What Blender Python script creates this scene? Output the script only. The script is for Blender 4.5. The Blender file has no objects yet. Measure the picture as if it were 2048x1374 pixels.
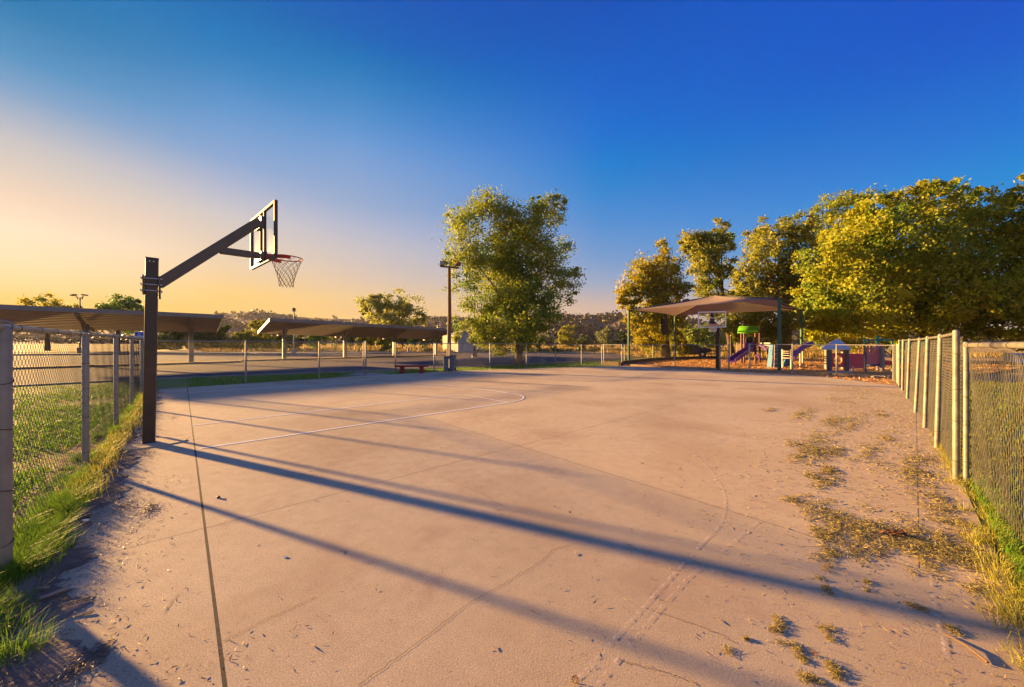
import bpy, math, random
import numpy as np
from mathutils import Vector, Matrix
random.seed(7)
rng = np.random.default_rng(11)
D = bpy.data
SC = bpy.context.scene
COL = SC.collection
F, H, HOR = 730.0, 1.6, 684.0          # focal length in photo pixels, eye height, horizon row

# ------------------------------------------------------------------ camera
cam_d = D.cameras.new("camera"); cam = D.objects.new("camera", cam_d); COL.objects.link(cam)
cam.location = (0, 0, H); cam.rotation_euler = (math.radians(90), 0, 0)
cam_d.sensor_width = 36; cam_d.lens = 36 * F / 2048
cam_d.shift_y = -(687 - HOR) / 2048
cam_d.clip_start = 0.05; cam_d.clip_end = 6000
SC.camera = cam

# ------------------------------------------------------------------ light
EXPO = 2.38
SUN_EL = 8.8
sdir = Vector((0.914 * math.cos(math.radians(SUN_EL)), -0.407 * math.cos(math.radians(SUN_EL)), -math.sin(math.radians(SUN_EL)))).normalized()
sun_d = D.lights.new("sun", 'SUN'); sun_d.energy = 5.0; sun_d.angle = math.radians(1.3); sun_d.color = (1.0, 0.59, 0.20)
sun = D.objects.new("sun", sun_d); COL.objects.link(sun)
sun.rotation_euler = sdir.to_track_quat('-Z', 'Y').to_euler(); sun.location = (-40, 20, 20)
SC.view_settings.view_transform = 'Standard'; SC.view_settings.look = 'None'
SC.view_settings.exposure = EXPO; SC.view_settings.gamma = 1; SC.view_settings.use_curve_mapping = False
try:
    SC.cycles.use_denoising = True
    SC.cycles.max_bounces = 6; SC.cycles.diffuse_bounces = 3; SC.cycles.transparent_max_bounces = 12
    SC.cycles.sample_clamp_indirect = 6
except Exception: pass

def lin(c):
    return tuple((x / 255 / 12.92) if x / 255 <= 0.04045 else ((x / 255 + 0.055) / 1.055) ** 2.4 for x in c)

W = D.worlds.new("World"); SC.world = W; W.use_nodes = True
nt = W.node_tree; nt.nodes.clear()
def N(t, **k):
    n = nt.nodes.new(t)
    for a, b in k.items(): setattr(n, a, b)
    return n
def mth(op, a, b=None, clamp=False):
    n = N('ShaderNodeMath', operation=op); n.use_clamp = clamp
    for i, v in enumerate((a, b)):
        if v is None: continue
        if isinstance(v, (int, float)): n.inputs[i].default_value = v
        else: nt.links.new(v, n.inputs[i])
    return n.outputs[0]
tc = N('ShaderNodeTexCoord'); sep = N('ShaderNodeSeparateXYZ'); nt.links.new(tc.outputs['Generated'], sep.inputs[0])
X_, Y_, Z_ = sep.outputs
hl = mth('SQRT', mth('ADD', mth('MULTIPLY', X_, X_), mth('MULTIPLY', Y_, Y_)))
ca = mth('DIVIDE', mth('ADD', mth('MULTIPLY', X_, -0.914), mth('MULTIPLY', Y_, 0.407)), mth('MAXIMUM', hl, 0.001))   # cosine of azimuth from the sun
zc = mth('MAXIMUM', Z_, 0.0)
def sky_ramp(stops):
    r = N('ShaderNodeValToRGB'); cr = r.color_ramp; cr.interpolation = 'EASE' if False else 'LINEAR'
    while len(cr.elements) > 1: cr.elements.remove(cr.elements[-1])
    for i, (el, c) in enumerate(stops):
        p = math.sin(math.radians(el)); e = cr.elements[0] if i == 0 else cr.elements.new(p)
        e.position = p; e.color = (*lin(c), 1)
    nt.links.new(zc, r.inputs[0]); return r.outputs[0]
rA = sky_ramp([(0, (240, 180, 76)), (4, (244, 198, 110)), (5.4, (246, 211, 148)), (7.4, (250, 221, 176)), (10.4, (253, 226, 195)), (13.3, (238, 210, 186)), (16.3, (212, 200, 191)), (18.1, (197, 193, 195)), (19.6, (174, 182, 198)), (22.4, (120, 160, 200)), (25, (72, 144, 194)), (29, (0, 120, 180)), (40, (0, 100, 182)), (90, (0, 80, 190))])
rA2 = sky_ramp([(0, (244, 184, 84)), (6, (245, 203, 128)), (9.5, (234, 206, 172)), (15.3, (205, 198, 198)), (17.9, (180, 185, 205)), (21.6, (136, 166, 209)), (24, (118, 160, 210)), (27.4, (88, 148, 205)), (30.6, (48, 132, 196)), (33.5, (0, 118, 190)), (38, (0, 100, 180)), (90, (0, 78, 188))])
rB = sky_ramp([(0, (240, 184, 100)), (6, (236, 198, 144)), (10.2, (214, 194, 180)), (13.2, (200, 192, 195)), (16.3, (178, 183, 205)), (19.2, (150, 171, 206)), (24.7, (121, 160, 211)), (27.3, (100, 152, 210)), (29.8, (75, 142, 205)), (33.4, (36, 127, 195)), (36, (0, 112, 187)), (38, (0, 98, 188)), (42, (0, 88, 185)), (90, (0, 78, 190))])
rC = sky_ramp([(0, (222, 176, 142)), (5.7, (199, 176, 166)), (8.7, (155, 168, 194)), (12.4, (115, 155, 205)), (17.2, (80, 143, 210)), (21.8, (40, 133, 210)), (25, (0, 125, 210)), (28.8, (0, 112, 211)), (34, (0, 98, 205)), (42, (0, 81, 187)), (90, (0, 78, 192))])
rD = sky_ramp([(0, (208, 176, 160)), (4, (172, 170, 184)), (8, (110, 160, 205)), (12, (45, 142, 214)), (15.6, (0, 134, 215)), (17.4, (0, 125, 216)), (19.5, (0, 115, 214)), (22.4, (0, 105, 210)), (26, (0, 90, 206)), (30, (0, 81, 200)), (90, (0, 78, 194))])
rE = sky_ramp([(0, (226, 196, 178)), (8, (220, 198, 190)), (18, (188, 190, 206)), (30, (130, 166, 211)), (45, (62, 128, 209)), (65, (8, 94, 203)), (90, (0, 78, 194))])  # paler sky opposite the sun, outside the view, set partly to lift shadows
def smix(f, a, b):
    m = N('ShaderNodeMix', data_type='RGBA'); nt.links.new(f, m.inputs[0]); nt.links.new(a, m.inputs[6]); nt.links.new(b, m.inputs[7]); return m.outputs[2]
def rmp(lo, hi, kind='LINEAR'):
    n = N('ShaderNodeMapRange'); n.inputs[1].default_value = lo; n.inputs[2].default_value = hi; n.interpolation_type = kind
    nt.links.new(ca, n.inputs[0]); return n.outputs[0]
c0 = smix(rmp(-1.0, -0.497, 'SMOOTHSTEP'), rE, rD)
c1 = smix(rmp(-0.497, 0.18), c0, rC)
c2 = smix(rmp(0.18, 0.742), c1, rB)
c25 = smix(rmp(0.742, 0.885), c2, rA2)
c3 = smix(rmp(0.885, 0.977), c25, rA)
bg = N('ShaderNodeBackground'); nt.links.new(c3, bg.inputs[0]); bg.inputs[1].default_value = 1.0 / (2 ** EXPO)
# the daylight sky model on top: the warm aureole round the low sun
nis = N('ShaderNodeTexSky'); nis.sky_type = 'NISHITA'; nis.sun_disc = False
nis.sun_elevation = math.radians(SUN_EL); nis.sun_rotation = math.atan2(-0.914, 0.407); nis.dust_density = 3.0; nis.altitude = 100
bg2 = N('ShaderNodeBackground'); nt.links.new(nis.outputs[0], bg2.inputs[0]); bg2.inputs[1].default_value = 0.0003
add = N('ShaderNodeAddShader'); nt.links.new(bg.outputs[0], add.inputs[0]); nt.links.new(bg2.outputs[0], add.inputs[1])
out = N('ShaderNodeOutputWorld'); nt.links.new(add.outputs[0], out.inputs[0])

# ------------------------------------------------------------------ helpers
def G(px, py, z=0.0):
    Y = F * (H - z) / (py - HOR); return np.array([(px - 1024) / F * Y, Y, z])
def P(px, py, Y):
    return np.array([(px - 1024) / F * Y, Y, H + (HOR - py) / F * Y])
def UV(u, v, z=0.0):
    return np.array([u * .741 + v * .671, u * .671 - v * .741, z])
def toUV(p):
    return p[0] * .741 + p[1] * .671, p[0] * .671 - p[1] * .741
Uv, Vv = np.array([.741, .671, 0]), np.array([.671, -.741, 0])

def tag(o, label=None, cat=None, group=None, kind=None):
    if label: o["label"] = label
    if cat: o["category"] = cat
    if group: o["group"] = group
    if kind: o["kind"] = kind
    return o
def thing(name, label, cat, loc, group=None):
    o = D.objects.new(name, None); COL.objects.link(o); loc = tuple(float(a) for a in loc); o.location = (loc + (0.0,))[:3]; o.empty_display_size = .2
    return tag(o, label, cat, group)
def link(name, me, parent=None, mat=None):
    o = D.objects.new(name, me); COL.objects.link(o)
    if mat is not None and not me.materials: me.materials.append(mat)
    if parent is not None: o.parent = parent
    return o
def wloc(o):
    l = Vector((0, 0, 0))
    while o is not None: l += o.location; o = o.parent
    return np.array(l)
def npmesh(name, verts, faces, mat, parent=None, smooth=False):
    """verts (N,3); faces (M,k) with constant k, or a list of such arrays"""
    if not isinstance(faces, (list, tuple)): faces = [faces]
    v = np.asarray(verts, np.float32)
    if parent is not None: v = v - wloc(parent).astype(np.float32)
    me = D.meshes.new(name)
    tot = np.concatenate([np.full(len(f), f.shape[1], np.int32) for f in faces])
    idx = np.concatenate([np.asarray(f, np.int32).ravel() for f in faces])
    me.vertices.add(len(v)); me.vertices.foreach_set("co", v.ravel())
    me.loops.add(len(idx)); me.loops.foreach_set("vertex_index", idx)
    me.polygons.add(len(tot)); me.polygons.foreach_set("loop_start", np.concatenate([[0], np.cumsum(tot)[:-1]]).astype(np.int32))
    if smooth: me.polygons.foreach_set("use_smooth", np.ones(len(tot), bool))
    me.update(calc_edges=True)
    return link(name, me, parent, mat)

class MB:
    def __init__(s): s.v = []; s.f = []
    def add(s, vs, fs):
        n = len(s.v); s.v += [tuple(float(c) for c in p) for p in vs]; s.f += [tuple(i + n for i in f) for f in fs]; return s
    def box(s, c, size, ax=(1, 0, 0), ay=(0, 1, 0), az=(0, 0, 1)):
        c = np.array(c, float); a = [np.array(q, float) * h / 2 for q, h in zip((ax, ay, az), size)]
        vs = [c + i * a[0] + j * a[1] + k * a[2] for k in (-1, 1) for j in (-1, 1) for i in (-1, 1)]
        return s.add(vs, [(0, 2, 3, 1), (4, 5, 7, 6), (0, 1, 5, 4), (2, 6, 7, 3), (0, 4, 6, 2), (1, 3, 7, 5)])
    def bar(s, p, q, w, h, up=(0, 0, 1)):
        p, q = np.array(p, float), np.array(q, float); d = q - p; L = np.linalg.norm(d); d = d / L
        up = np.array(up, float); sd = np.cross(d, up)
        if np.linalg.norm(sd) < 1e-4: sd = np.array([1., 0, 0])
        sd /= np.linalg.norm(sd); up = np.cross(sd, d)
        return s.box((p + q) / 2, (L, w, h), d, sd, up)
    def tube(s, pts, r, n=8, cap=True, closed=False):
        pts = [np.array(p, float) for p in pts]; m = len(pts)
        rs = r if isinstance(r, (list, tuple)) else [r] * m
        vs = []; prev = None
        for i, p in enumerate(pts):
            if closed: t = pts[(i + 1) % m] - pts[i - 1]
            else: t = pts[min(i + 1, m - 1)] - pts[max(i - 1, 0)]
            t = t / (np.linalg.norm(t) + 1e-9)
            if prev is None:
                a = np.cross(t, [0, 0, 1.]);
                if np.linalg.norm(a) < .05: a = np.cross(t, [1., 0, 0])
            else: a = prev - t * np.dot(prev, t)
            a /= np.linalg.norm(a); b = np.cross(t, a); prev = a
            for k in range(n):
                an = 2 * math.pi * k / n; vs.append(p + rs[i] * (math.cos(an) * a + math.sin(an) * b))
        fs = []
        for i in range(m if closed else m - 1):
            j = (i + 1) % m
            for k in range(n): fs.append((i * n + k, i * n + (k + 1) % n, j * n + (k + 1) % n, j * n + k))
        if cap and not closed: fs += [tuple(range(n))[::-1], tuple((m - 1) * n + k for k in range(n))]
        return s.add(vs, fs)
    def prism(s, poly, z0, z1):
        n = len(poly); vs = [(p[0], p[1], z0) for p in poly] + [(p[0], p[1], z1) for p in poly]
        return s.add(vs, [tuple(range(n))[::-1], tuple(range(n, 2 * n))] + [(i, (i + 1) % n, n + (i + 1) % n, n + i) for i in range(n)])
    def extrude(s, poly, d):
        """poly: 3-D outline, d: thickness vector"""
        d = np.array(d, float); n = len(poly); vs = [np.array(p, float) for p in poly] + [np.array(p, float) + d for p in poly]
        return s.add(vs, [tuple(range(n))[::-1], tuple(range(n, 2 * n))] + [(i, (i + 1) % n, n + (i + 1) % n, n + i) for i in range(n)])
    def build(s, name, mat, parent=None, smooth=False):
        me = D.meshes.new(name); o = wloc(parent) if parent is not None else np.zeros(3)
        me.from_pydata([tuple(np.array(p) - o) for p in s.v], [], s.f); me.update()
        import bmesh
        bm = bmesh.new(); bm.from_mesh(me); bmesh.ops.recalc_face_normals(bm, faces=bm.faces[:]); bm.to_mesh(me); bm.free()
        if smooth:
            for p in me.polygons: p.use_smooth = True
            me.set_sharp_from_angle(angle=math.radians(40))
        return link(name, me, parent, mat)
def bevel(o, w, seg=2):
    m = o.modifiers.new("bevel", 'BEVEL'); m.width = w; m.segments = seg; m.limit_method = 'ANGLE'; return o

# ------------------------------------------------------------------ materials
def mat(name, c1, c2=None, scale=4.0, rough=.8, metal=0.0, bump=0.0, bscale=60.0, detail=4, spec=.3, c3=None, s3=.5, island=False, trans=0.0, coord='Object'):
    m = D.materials.new(name); m.use_nodes = True; t = m.node_tree; b = t.nodes['Principled BSDF']
    b.inputs['Roughness'].default_value = rough; b.inputs['Metallic'].default_value = metal; b.inputs['Specular IOR Level'].default_value = spec
    def nn(k, **kw):
        n = t.nodes.new(k)
        for a, v in kw.items(): setattr(n, a, v)
        return n
    L = t.links.new
    tc = nn('ShaderNodeTexCoord') if coord != 'World' else nn('ShaderNodeNewGeometry')
    cs = tc.outputs['Object'] if coord != 'World' else tc.outputs['Position']
    b.inputs['Base Color'].default_value = (*c1, 1)
    col = None
    if c2 is not None:
        mx = nn('ShaderNodeMix', data_type='RGBA'); mx.inputs[6].default_value = (*c1, 1); mx.inputs[7].default_value = (*c2, 1)
        if island:
            g = nn('ShaderNodeNewGeometry'); L(g.outputs['Random Per Island'], mx.inputs[0])
        else:
            no = nn('ShaderNodeTexNoise'); no.inputs['Scale'].default_value = scale; no.inputs['Detail'].default_value = detail; no.inputs['Roughness'].default_value = .6
            L(cs, no.inputs['Vector'])
            mr = nn('ShaderNodeMapRange'); mr.inputs[1].default_value = .3; mr.inputs[2].default_value = .7; L(no.outputs[0], mr.inputs[0]); L(mr.outputs[0], mx.inputs[0])
        col = mx.outputs[2]
    if c3 is not None:
        no = nn('ShaderNodeTexNoise'); no.inputs['Scale'].default_value = s3; no.inputs['Detail'].default_value = 5; L(cs, no.inputs['Vector'])
        mr = nn('ShaderNodeMapRange'); mr.inputs[1].default_value = .48; mr.inputs[2].default_value = .72; L(no.outputs[0], mr.inputs[0])
        mx = nn('ShaderNodeMix', data_type='RGBA'); mx.inputs[7].default_value = (*c3, 1); L(mr.outputs[0], mx.inputs[0])
        if col is not None: L(col, mx.inputs[6])
        else: mx.inputs[6].default_value = (*c1, 1)
        col = mx.outputs[2]
    if col is not None: L(col, b.inputs['Base Color'])
    if bump:
        no = nn('ShaderNodeTexNoise'); no.inputs['Scale'].default_value = bscale; no.inputs['Detail'].default_value = 5; L(cs, no.inputs['Vector'])
        bp = nn('ShaderNodeBump'); bp.inputs['Strength'].default_value = bump; bp.inputs['Distance'].default_value = .02; L(no.outputs[0], bp.inputs['Height']); L(bp.outputs[0], b.inputs['Normal'])
    if trans:
        tr = nn('ShaderNodeBsdfTranslucent'); ms = nn('ShaderNodeMixShader'); ms.inputs[0].default_value = trans
        if col is not None: L(col, tr.inputs[0])
        else: tr.inputs[0].default_value = (*c1, 1)
        L(b.outputs[0], ms.inputs[1]); L(tr.outputs[0], ms.inputs[2]); L(ms.outputs[0], t.nodes['Material Output'].inputs[0])
    return m

M = {}
M['ground'] = mat('dry_ground', (.20, .15, .08), (.26, .19, .09), .08, .95, coord='World')
M['field'] = mat('dry_field', (.50, .32, .09), (.38, .25, .07), .15, .95, c3=(.20, .19, .06), s3=.04, coord='World')
M['asphalt'] = mat('asphalt', (.115, .095, .095), (.085, .072, .075), .35, .95, spec=.08, bump=.3, bscale=40, c3=(.135, .112, .108), s3=.12, coord='World')
M['lawn'] = mat('lawn', (.13, .19, .025), (.19, .20, .035), .9, .95, bump=.6, bscale=25, c3=(.24, .20, .06), s3=.35, coord='World')
M['strip'] = mat('verge_turf', (.09, .115, .025), (.13, .13, .035), 2.2, .95, bump=.6, bscale=30, c3=(.20, .14, .06), s3=.6, coord='World')
M['dirt'] = mat('dirt', (.29, .205, .145), (.19, .13, .092), 6, .95, bump=.8, bscale=30, c3=(.12, .08, .055), s3=3, coord='World')
M['mulch'] = mat('wood_mulch', (.66, .34, .10), (.48, .23, .07), 5, .95, bump=.9, bscale=14, c3=(.16, .09, .04), s3=1.2, coord='World')
M['mulch2'] = mat('bark_mulch', (.16, .07, .04), (.10, .05, .03), 5, .95, bump=.8, bscale=14, coord='World')
M['filler'] = mat('joint_filler', (.05, .04, .03), (.10, .08, .06), 20, .95, coord='World')
M['kerb'] = mat('kerb_concrete', (.30, .265, .235), (.24, .215, .19), 1.5, .85, coord='World')
M['metal'] = mat('galvanised_steel', (.27, .26, .245), (.20, .195, .185), 9, .5, .35, bump=.05, spec=.4, coord='World')
M['metal_old'] = mat('weathered_steel', (.24, .22, .18), (.13, .12, .10), 9, .55, .3, coord='World')
M['wire'] = mat('galvanised_wire', (.13, .12, .105), (.085, .08, .07), 5, .55, .1, coord='World')
M['tie'] = mat('tie_wire', (.07, .065, .06), rough=.6, metal=.4)
M['post_black'] = mat('dark_brown_paint', (.030, .022, .021), (.045, .033, .030), 7, .38, spec=.5, c3=(.075, .042, .030), s3=2.2, coord='World')
M['arm'] = mat('dark_arm_paint', (.07, .055, .05), (.09, .07, .064), 7, .42, spec=.5, coord='World')
M['alu'] = mat('aluminium', (.075, .07, .068), (.06, .057, .056), 8, .6, .0, spec=.2)
M['bolt'] = mat('zinc_bolt', (.6, .6, .62), rough=.3, metal=.7)
M['rim'] = mat('orange_red_rim', (.48, .035, .02), (.40, .03, .02), 10, .45)
M['rim2'] = mat('orange_rim', (.70, .10, .02), rough=.45)
M['net'] = mat('net_cord', (.32, .24, .20), (.25, .18, .15), 30, .9)
M['net2'] = mat('white_net_cord', (.75, .72, .68), rough=.9)
M['white'] = mat('white_paint', (.78, .77, .75), rough=.5)
M['roof'] = mat('carport_steel', (.33, .30, .26), (.27, .245, .22), 1.2, .55, .1, coord='World')
M['fascia'] = mat('fascia_steel', (.22, .215, .205), (.185, .18, .175), 2, .5, .1, coord='World')
M['red'] = mat('red_bench_paint', (.26, .022, .018), (.21, .02, .015), 6, .5)
M['bin'] = mat('bin_plastic', (.15, .17, .19), (.12, .14, .155), 4, .55)
M['bin_lid'] = mat('bin_lid_plastic', (.085, .095, .10), rough=.55)
M['wood'] = mat('weathered_pole_wood', (.22, .12, .06), (.15, .085, .045), 14, .85, bump=.4, bscale=30)
M['dark'] = mat('dark_metal', (.05, .05, .05), rough=.5)
M['green_pole'] = mat('green_pole_paint', (.03, .12, .085), (.025, .10, .07), 5, .45)
M['shade'] = mat('shade_cloth', (.34, .25, .185), (.30, .22, .165), 2, .95, trans=.28)
M['timber'] = mat('timber_edging', (.075, .055, .04), (.12, .085, .055), 6, .9, bump=.4)
M['purple'] = mat('purple_plastic', (.11, .04, .24), (.09, .035, .20), 3, .45)
M['maroon'] = mat('maroon_post', (.10, .03, .035), rough=.45)
M['lime'] = mat('lime_plastic', (.12, .38, .02), (.10, .33, .02), 3, .5)
M['black'] = mat('black_plastic', (.012, .012, .016), rough=.3)
M['blue'] = mat('blue_plastic', (.05, .16, .33), (.045, .14, .29), 3, .5)
M['navy'] = mat('navy_post', (.03, .05, .14), rough=.45)
M['skyroof'] = mat('faded_blue_plastic', (.46, .50, .56), (.52, .55, .58), 3, .6)
M['crimson'] = mat('crimson_plastic', (.72, .03, .09), (.62, .027, .08), 3, .45)
M['pink'] = mat('faded_crimson_plastic', (.66, .14, .17), (.58, .11, .15), 3, .55)
M['teal'] = mat('teal_green_metal', (.02, .21, .14), rough=.45)
M['beige'] = mat('beige_coated_metal', (.45, .38, .32), rough=.5)
M['greypost'] = mat('grey_plastic', (.22, .21, .20), rough=.6)
M['trailer'] = mat('dark_blue_grey_paint', (.075, .085, .105), (.055, .062, .08), 2, .5)
M['rubber'] = mat('rubber', (.018, .018, .018), rough=.8)
M['siding'] = mat('pale_siding', (.17, .16, .145), (.14, .13, .12), .8, .7, coord='World')
M['siding2'] = mat('blue_grey_door', (.33, .35, .38), (.29, .31, .34), 2, .6, coord='World')
M['shedroof'] = mat('shed_roof', (.22, .21, .20), rough=.6)
M['signblue'] = mat('sign_blue', (.02, .09, .55), rough=.4)
M['bark'] = mat('bark', (.20, .14, .095), (.12, .085, .06), 5, .95, bump=1.0, bscale=14, coord='World')
M['bark_dark'] = mat('dark_bark', (.10, .07, .05), (.06, .045, .035), 5, .95, bump=1.0, bscale=12, coord='World')
def leafmat(n, a, b, tr=.45, c3=None): return mat(n, a, b, island=True, rough=.55, spec=.25, trans=tr, c3=c3, s3=.35, coord='World')
M['leaf_cot'] = leafmat('cottonwood_leaf', (.19, .265, .036), (.36, .36, .042), c3=(.128, .247, .045))
M['leaf_gold'] = leafmat('golden_cottonwood_leaf', (.29, .28, .027), (.47, .37, .024), c3=(.15, .22, .030))
M['leaf_olive'] = leafmat('olive_cottonwood_leaf', (.195, .240, .033), (.405, .345, .038), c3=(.112, .195, .033))
M['leaf_big'] = leafmat('broad_leaf', (.215, .265, .016), (.46, .41, .016), .5, c3=(.112, .210, .018))
M['leaf_willow'] = leafmat('willow_leaf', (.25, .29, .06), (.38, .36, .07), .5)
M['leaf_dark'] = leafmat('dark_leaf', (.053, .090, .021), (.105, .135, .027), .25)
M['leaf_fresh'] = leafmat('fresh_leaf', (.105, .225, .038), (.180, .270, .038), .35)
M['leaf_yel'] = leafmat('yellow_green_leaf', (.195, .225, .022), (.300, .270, .027), .35)
M['leaf_grey'] = leafmat('grey_green_leaf', (.150, .180, .083), (.225, .225, .090), .3)
M['blade'] = leafmat('grass_blade', (.095, .230, .016), (.189, .284, .027), .4)
M['lawn_blade'] = leafmat('lawn_blade', (.10, .14, .014), (.17, .18, .02), .4)
M['blade_dry'] = leafmat('dry_grass_blade', (.405, .324, .068), (.270, .297, .047), .4)
M['blade_gold'] = leafmat('golden_grass_blade', (.34, .23, .055), (.25, .165, .04), .3)
M['clip'] = leafmat('grass_clipping', (.16, .14, .04), (.52, .40, .13), .25)
M['chip'] = leafmat('wood_chip', (.70, .38, .12), (.42, .21, .07), .0)
M['litter'] = leafmat('leaf_litter', (.11, .07, .05), (.28, .20, .14), .1)
M['straw'] = mat('straw', (.45, .36, .22), rough=.9)
M['twig'] = mat('twig_bark', (.16, .10, .06), rough=.9)
M['cone'] = mat('pine_cone', (.16, .07, .035), (.24, .11, .05), 40, .9)
M['deadleaf'] = mat('dead_leaf', (.24, .10, .04), (.14, .07, .035), 30, .85, trans=.2)
M['hill'] = mat('dry_hillside', (.125, .074, .055), (.095, .060, .046), .02, .95, c3=(.06, .046, .038), s3=.02, coord='World')
M['scrub'] = leafmat('hillside_scrub', (.024, .024, .020), (.042, .036, .028), 0.0)
M['bark_chip'] = mat('pale_bark', (.38, .28, .18), (.30, .21, .13), 20, .9)
M['litter_white'] = mat('pale_litter', (.75, .72, .68), rough=.6)

# concrete of the court: mottled, stained, fine grained
def concrete():
    m = mat('court_concrete', (.56, .44, .285), (.49, .38, .245), .55, .88, detail=8, c3=(.38, .265, .165), s3=.45, coord='World', bump=0)
    t = m.node_tree; b = t.nodes['Principled BSDF']; L = t.links.new
    g = t.nodes.new('ShaderNodeNewGeometry'); src = b.inputs['Base Color'].links[0].from_socket
    n1 = t.nodes.new('ShaderNodeTexNoise'); n1.inputs['Scale'].default_value = 130; n1.inputs['Detail'].default_value = 3; L(g.outputs['Position'], n1.inputs['Vector'])
    mr = t.nodes.new('ShaderNodeMapRange'); mr.inputs[1].default_value = .3; mr.inputs[2].default_value = .7; mr.inputs[3].default_value = .62; mr.inputs[4].default_value = 1.32; L(n1.outputs[0], mr.inputs[0])
    n2 = t.nodes.new('ShaderNodeTexNoise'); n2.inputs['Scale'].default_value = 7; n2.inputs['Detail'].default_value = 8; n2.inputs['Roughness'].default_value = .7; L(g.outputs['Position'], n2.inputs['Vector'])
    mr2 = t.nodes.new('ShaderNodeMapRange'); mr2.inputs[1].default_value = .3; mr2.inputs[2].default_value = .7; mr2.inputs[3].default_value = .88; mr2.inputs[4].default_value = 1.10; L(n2.outputs[0], mr2.inputs[0])
    mu = t.nodes.new('ShaderNodeMath'); mu.operation = 'MULTIPLY'; L(mr.outputs[0], mu.inputs[0]); L(mr2.outputs[0], mu.inputs[1])
    vm = t.nodes.new('ShaderNodeVectorMath'); vm.operation = 'SCALE'; L(src, vm.inputs[0]); L(mu.outputs[0], vm.inputs['Scale'])
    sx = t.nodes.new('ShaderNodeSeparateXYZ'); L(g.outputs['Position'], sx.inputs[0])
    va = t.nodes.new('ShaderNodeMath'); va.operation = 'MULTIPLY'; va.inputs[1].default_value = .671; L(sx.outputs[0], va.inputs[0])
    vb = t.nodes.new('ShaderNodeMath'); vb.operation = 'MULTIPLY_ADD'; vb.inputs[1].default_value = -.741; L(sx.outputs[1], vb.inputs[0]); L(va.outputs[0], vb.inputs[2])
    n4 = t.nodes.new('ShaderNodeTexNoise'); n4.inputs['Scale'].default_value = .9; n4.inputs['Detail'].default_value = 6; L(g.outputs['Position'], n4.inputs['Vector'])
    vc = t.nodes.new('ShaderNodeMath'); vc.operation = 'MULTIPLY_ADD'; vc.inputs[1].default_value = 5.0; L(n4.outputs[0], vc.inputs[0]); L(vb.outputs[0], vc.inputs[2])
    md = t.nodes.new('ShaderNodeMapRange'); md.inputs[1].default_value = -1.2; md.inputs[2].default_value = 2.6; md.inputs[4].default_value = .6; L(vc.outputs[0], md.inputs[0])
    dm = t.nodes.new('ShaderNodeMix'); dm.data_type = 'RGBA'; dm.inputs[7].default_value = (.53, .38, .20, 1); L(md.outputs[0], dm.inputs[0]); L(vm.outputs[0], dm.inputs[6])  # yellowish tint growing towards the right fence: warmer light painted into the colour
    n5 = t.nodes.new('ShaderNodeTexNoise'); n5.inputs['Scale'].default_value = 38; n5.inputs['Detail'].default_value = 2; L(g.outputs['Position'], n5.inputs['Vector'])
    m5 = t.nodes.new('ShaderNodeMapRange'); m5.inputs[1].default_value = .66; m5.inputs[2].default_value = .74; m5.inputs[4].default_value = .45; L(n5.outputs[0], m5.inputs[0])
    n6 = t.nodes.new('ShaderNodeTexNoise'); n6.inputs['Scale'].default_value = 1.3; n6.inputs['Detail'].default_value = 9; n6.inputs['Roughness'].default_value = .72; n6.inputs['Distortion'].default_value = .8; L(g.outputs['Position'], n6.inputs['Vector'])
    m6 = t.nodes.new('ShaderNodeMapRange'); m6.inputs[1].default_value = .52; m6.inputs[2].default_value = .70; m6.inputs[4].default_value = .55; L(n6.outputs[0], m6.inputs[0])
    d6 = t.nodes.new('ShaderNodeMix'); d6.data_type = 'RGBA'; d6.inputs[7].default_value = (.40, .255, .165, 1); L(m6.outputs[0], d6.inputs[0]); L(dm.outputs[2], d6.inputs[6])
    d5 = t.nodes.new('ShaderNodeMix'); d5.data_type = 'RGBA'; d5.inputs[7].default_value = (.20, .14, .10, 1); L(m5.outputs[0], d5.inputs[0]); L(d6.outputs[2], d5.inputs[6])
    L(d5.outputs[2], b.inputs['Base Color'])
    n3 = t.nodes.new('ShaderNodeTexNoise'); n3.inputs['Scale'].default_value = 95; n3.inputs['Detail'].default_value = 4; L(g.outputs['Position'], n3.inputs['Vector'])
    bp = t.nodes.new('ShaderNodeBump'); bp.inputs['Strength'].default_value = .22; bp.inputs['Distance'].default_value = .004; L(n3.outputs[0], bp.inputs['Height']); L(bp.outputs[0], b.inputs['Normal'])
    return m
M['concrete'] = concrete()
def paint(name, c, wear):
    m = mat(name, c, rough=.8); t = m.node_tree; b = t.nodes['Principled BSDF']; L = t.links.new
    g = t.nodes.new('ShaderNodeNewGeometry'); n = t.nodes.new('ShaderNodeTexNoise'); n.inputs['Scale'].default_value = 22; n.inputs['Detail'].default_value = 8; n.inputs['Roughness'].default_value = .75
    L(g.outputs['Position'], n.inputs['Vector']); mr = t.nodes.new('ShaderNodeMapRange'); mr.inputs[1].default_value = wear - .06; mr.inputs[2].default_value = wear + .06; L(n.outputs[0], mr.inputs[0])
    tr = t.nodes.new('ShaderNodeBsdfTransparent'); ms = t.nodes.new('ShaderNodeMixShader'); L(mr.outputs[0], ms.inputs[0]); L(tr.outputs[0], ms.inputs[1]); L(b.outputs[0], ms.inputs[2]); L(ms.outputs[0], t.nodes['Material Output'].inputs[0])
    return m
M['line'] = paint('white_court_paint', (.82, .80, .76), .33)
M['line_worn'] = paint('worn_court_paint', (.64, .56, .47), .54)
M['line_ghost'] = paint('ghost_court_paint', (.58, .50, .42), .63)
M['crack'] = mat('crack_dirt', (.19, .14, .10), rough=.95)
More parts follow.
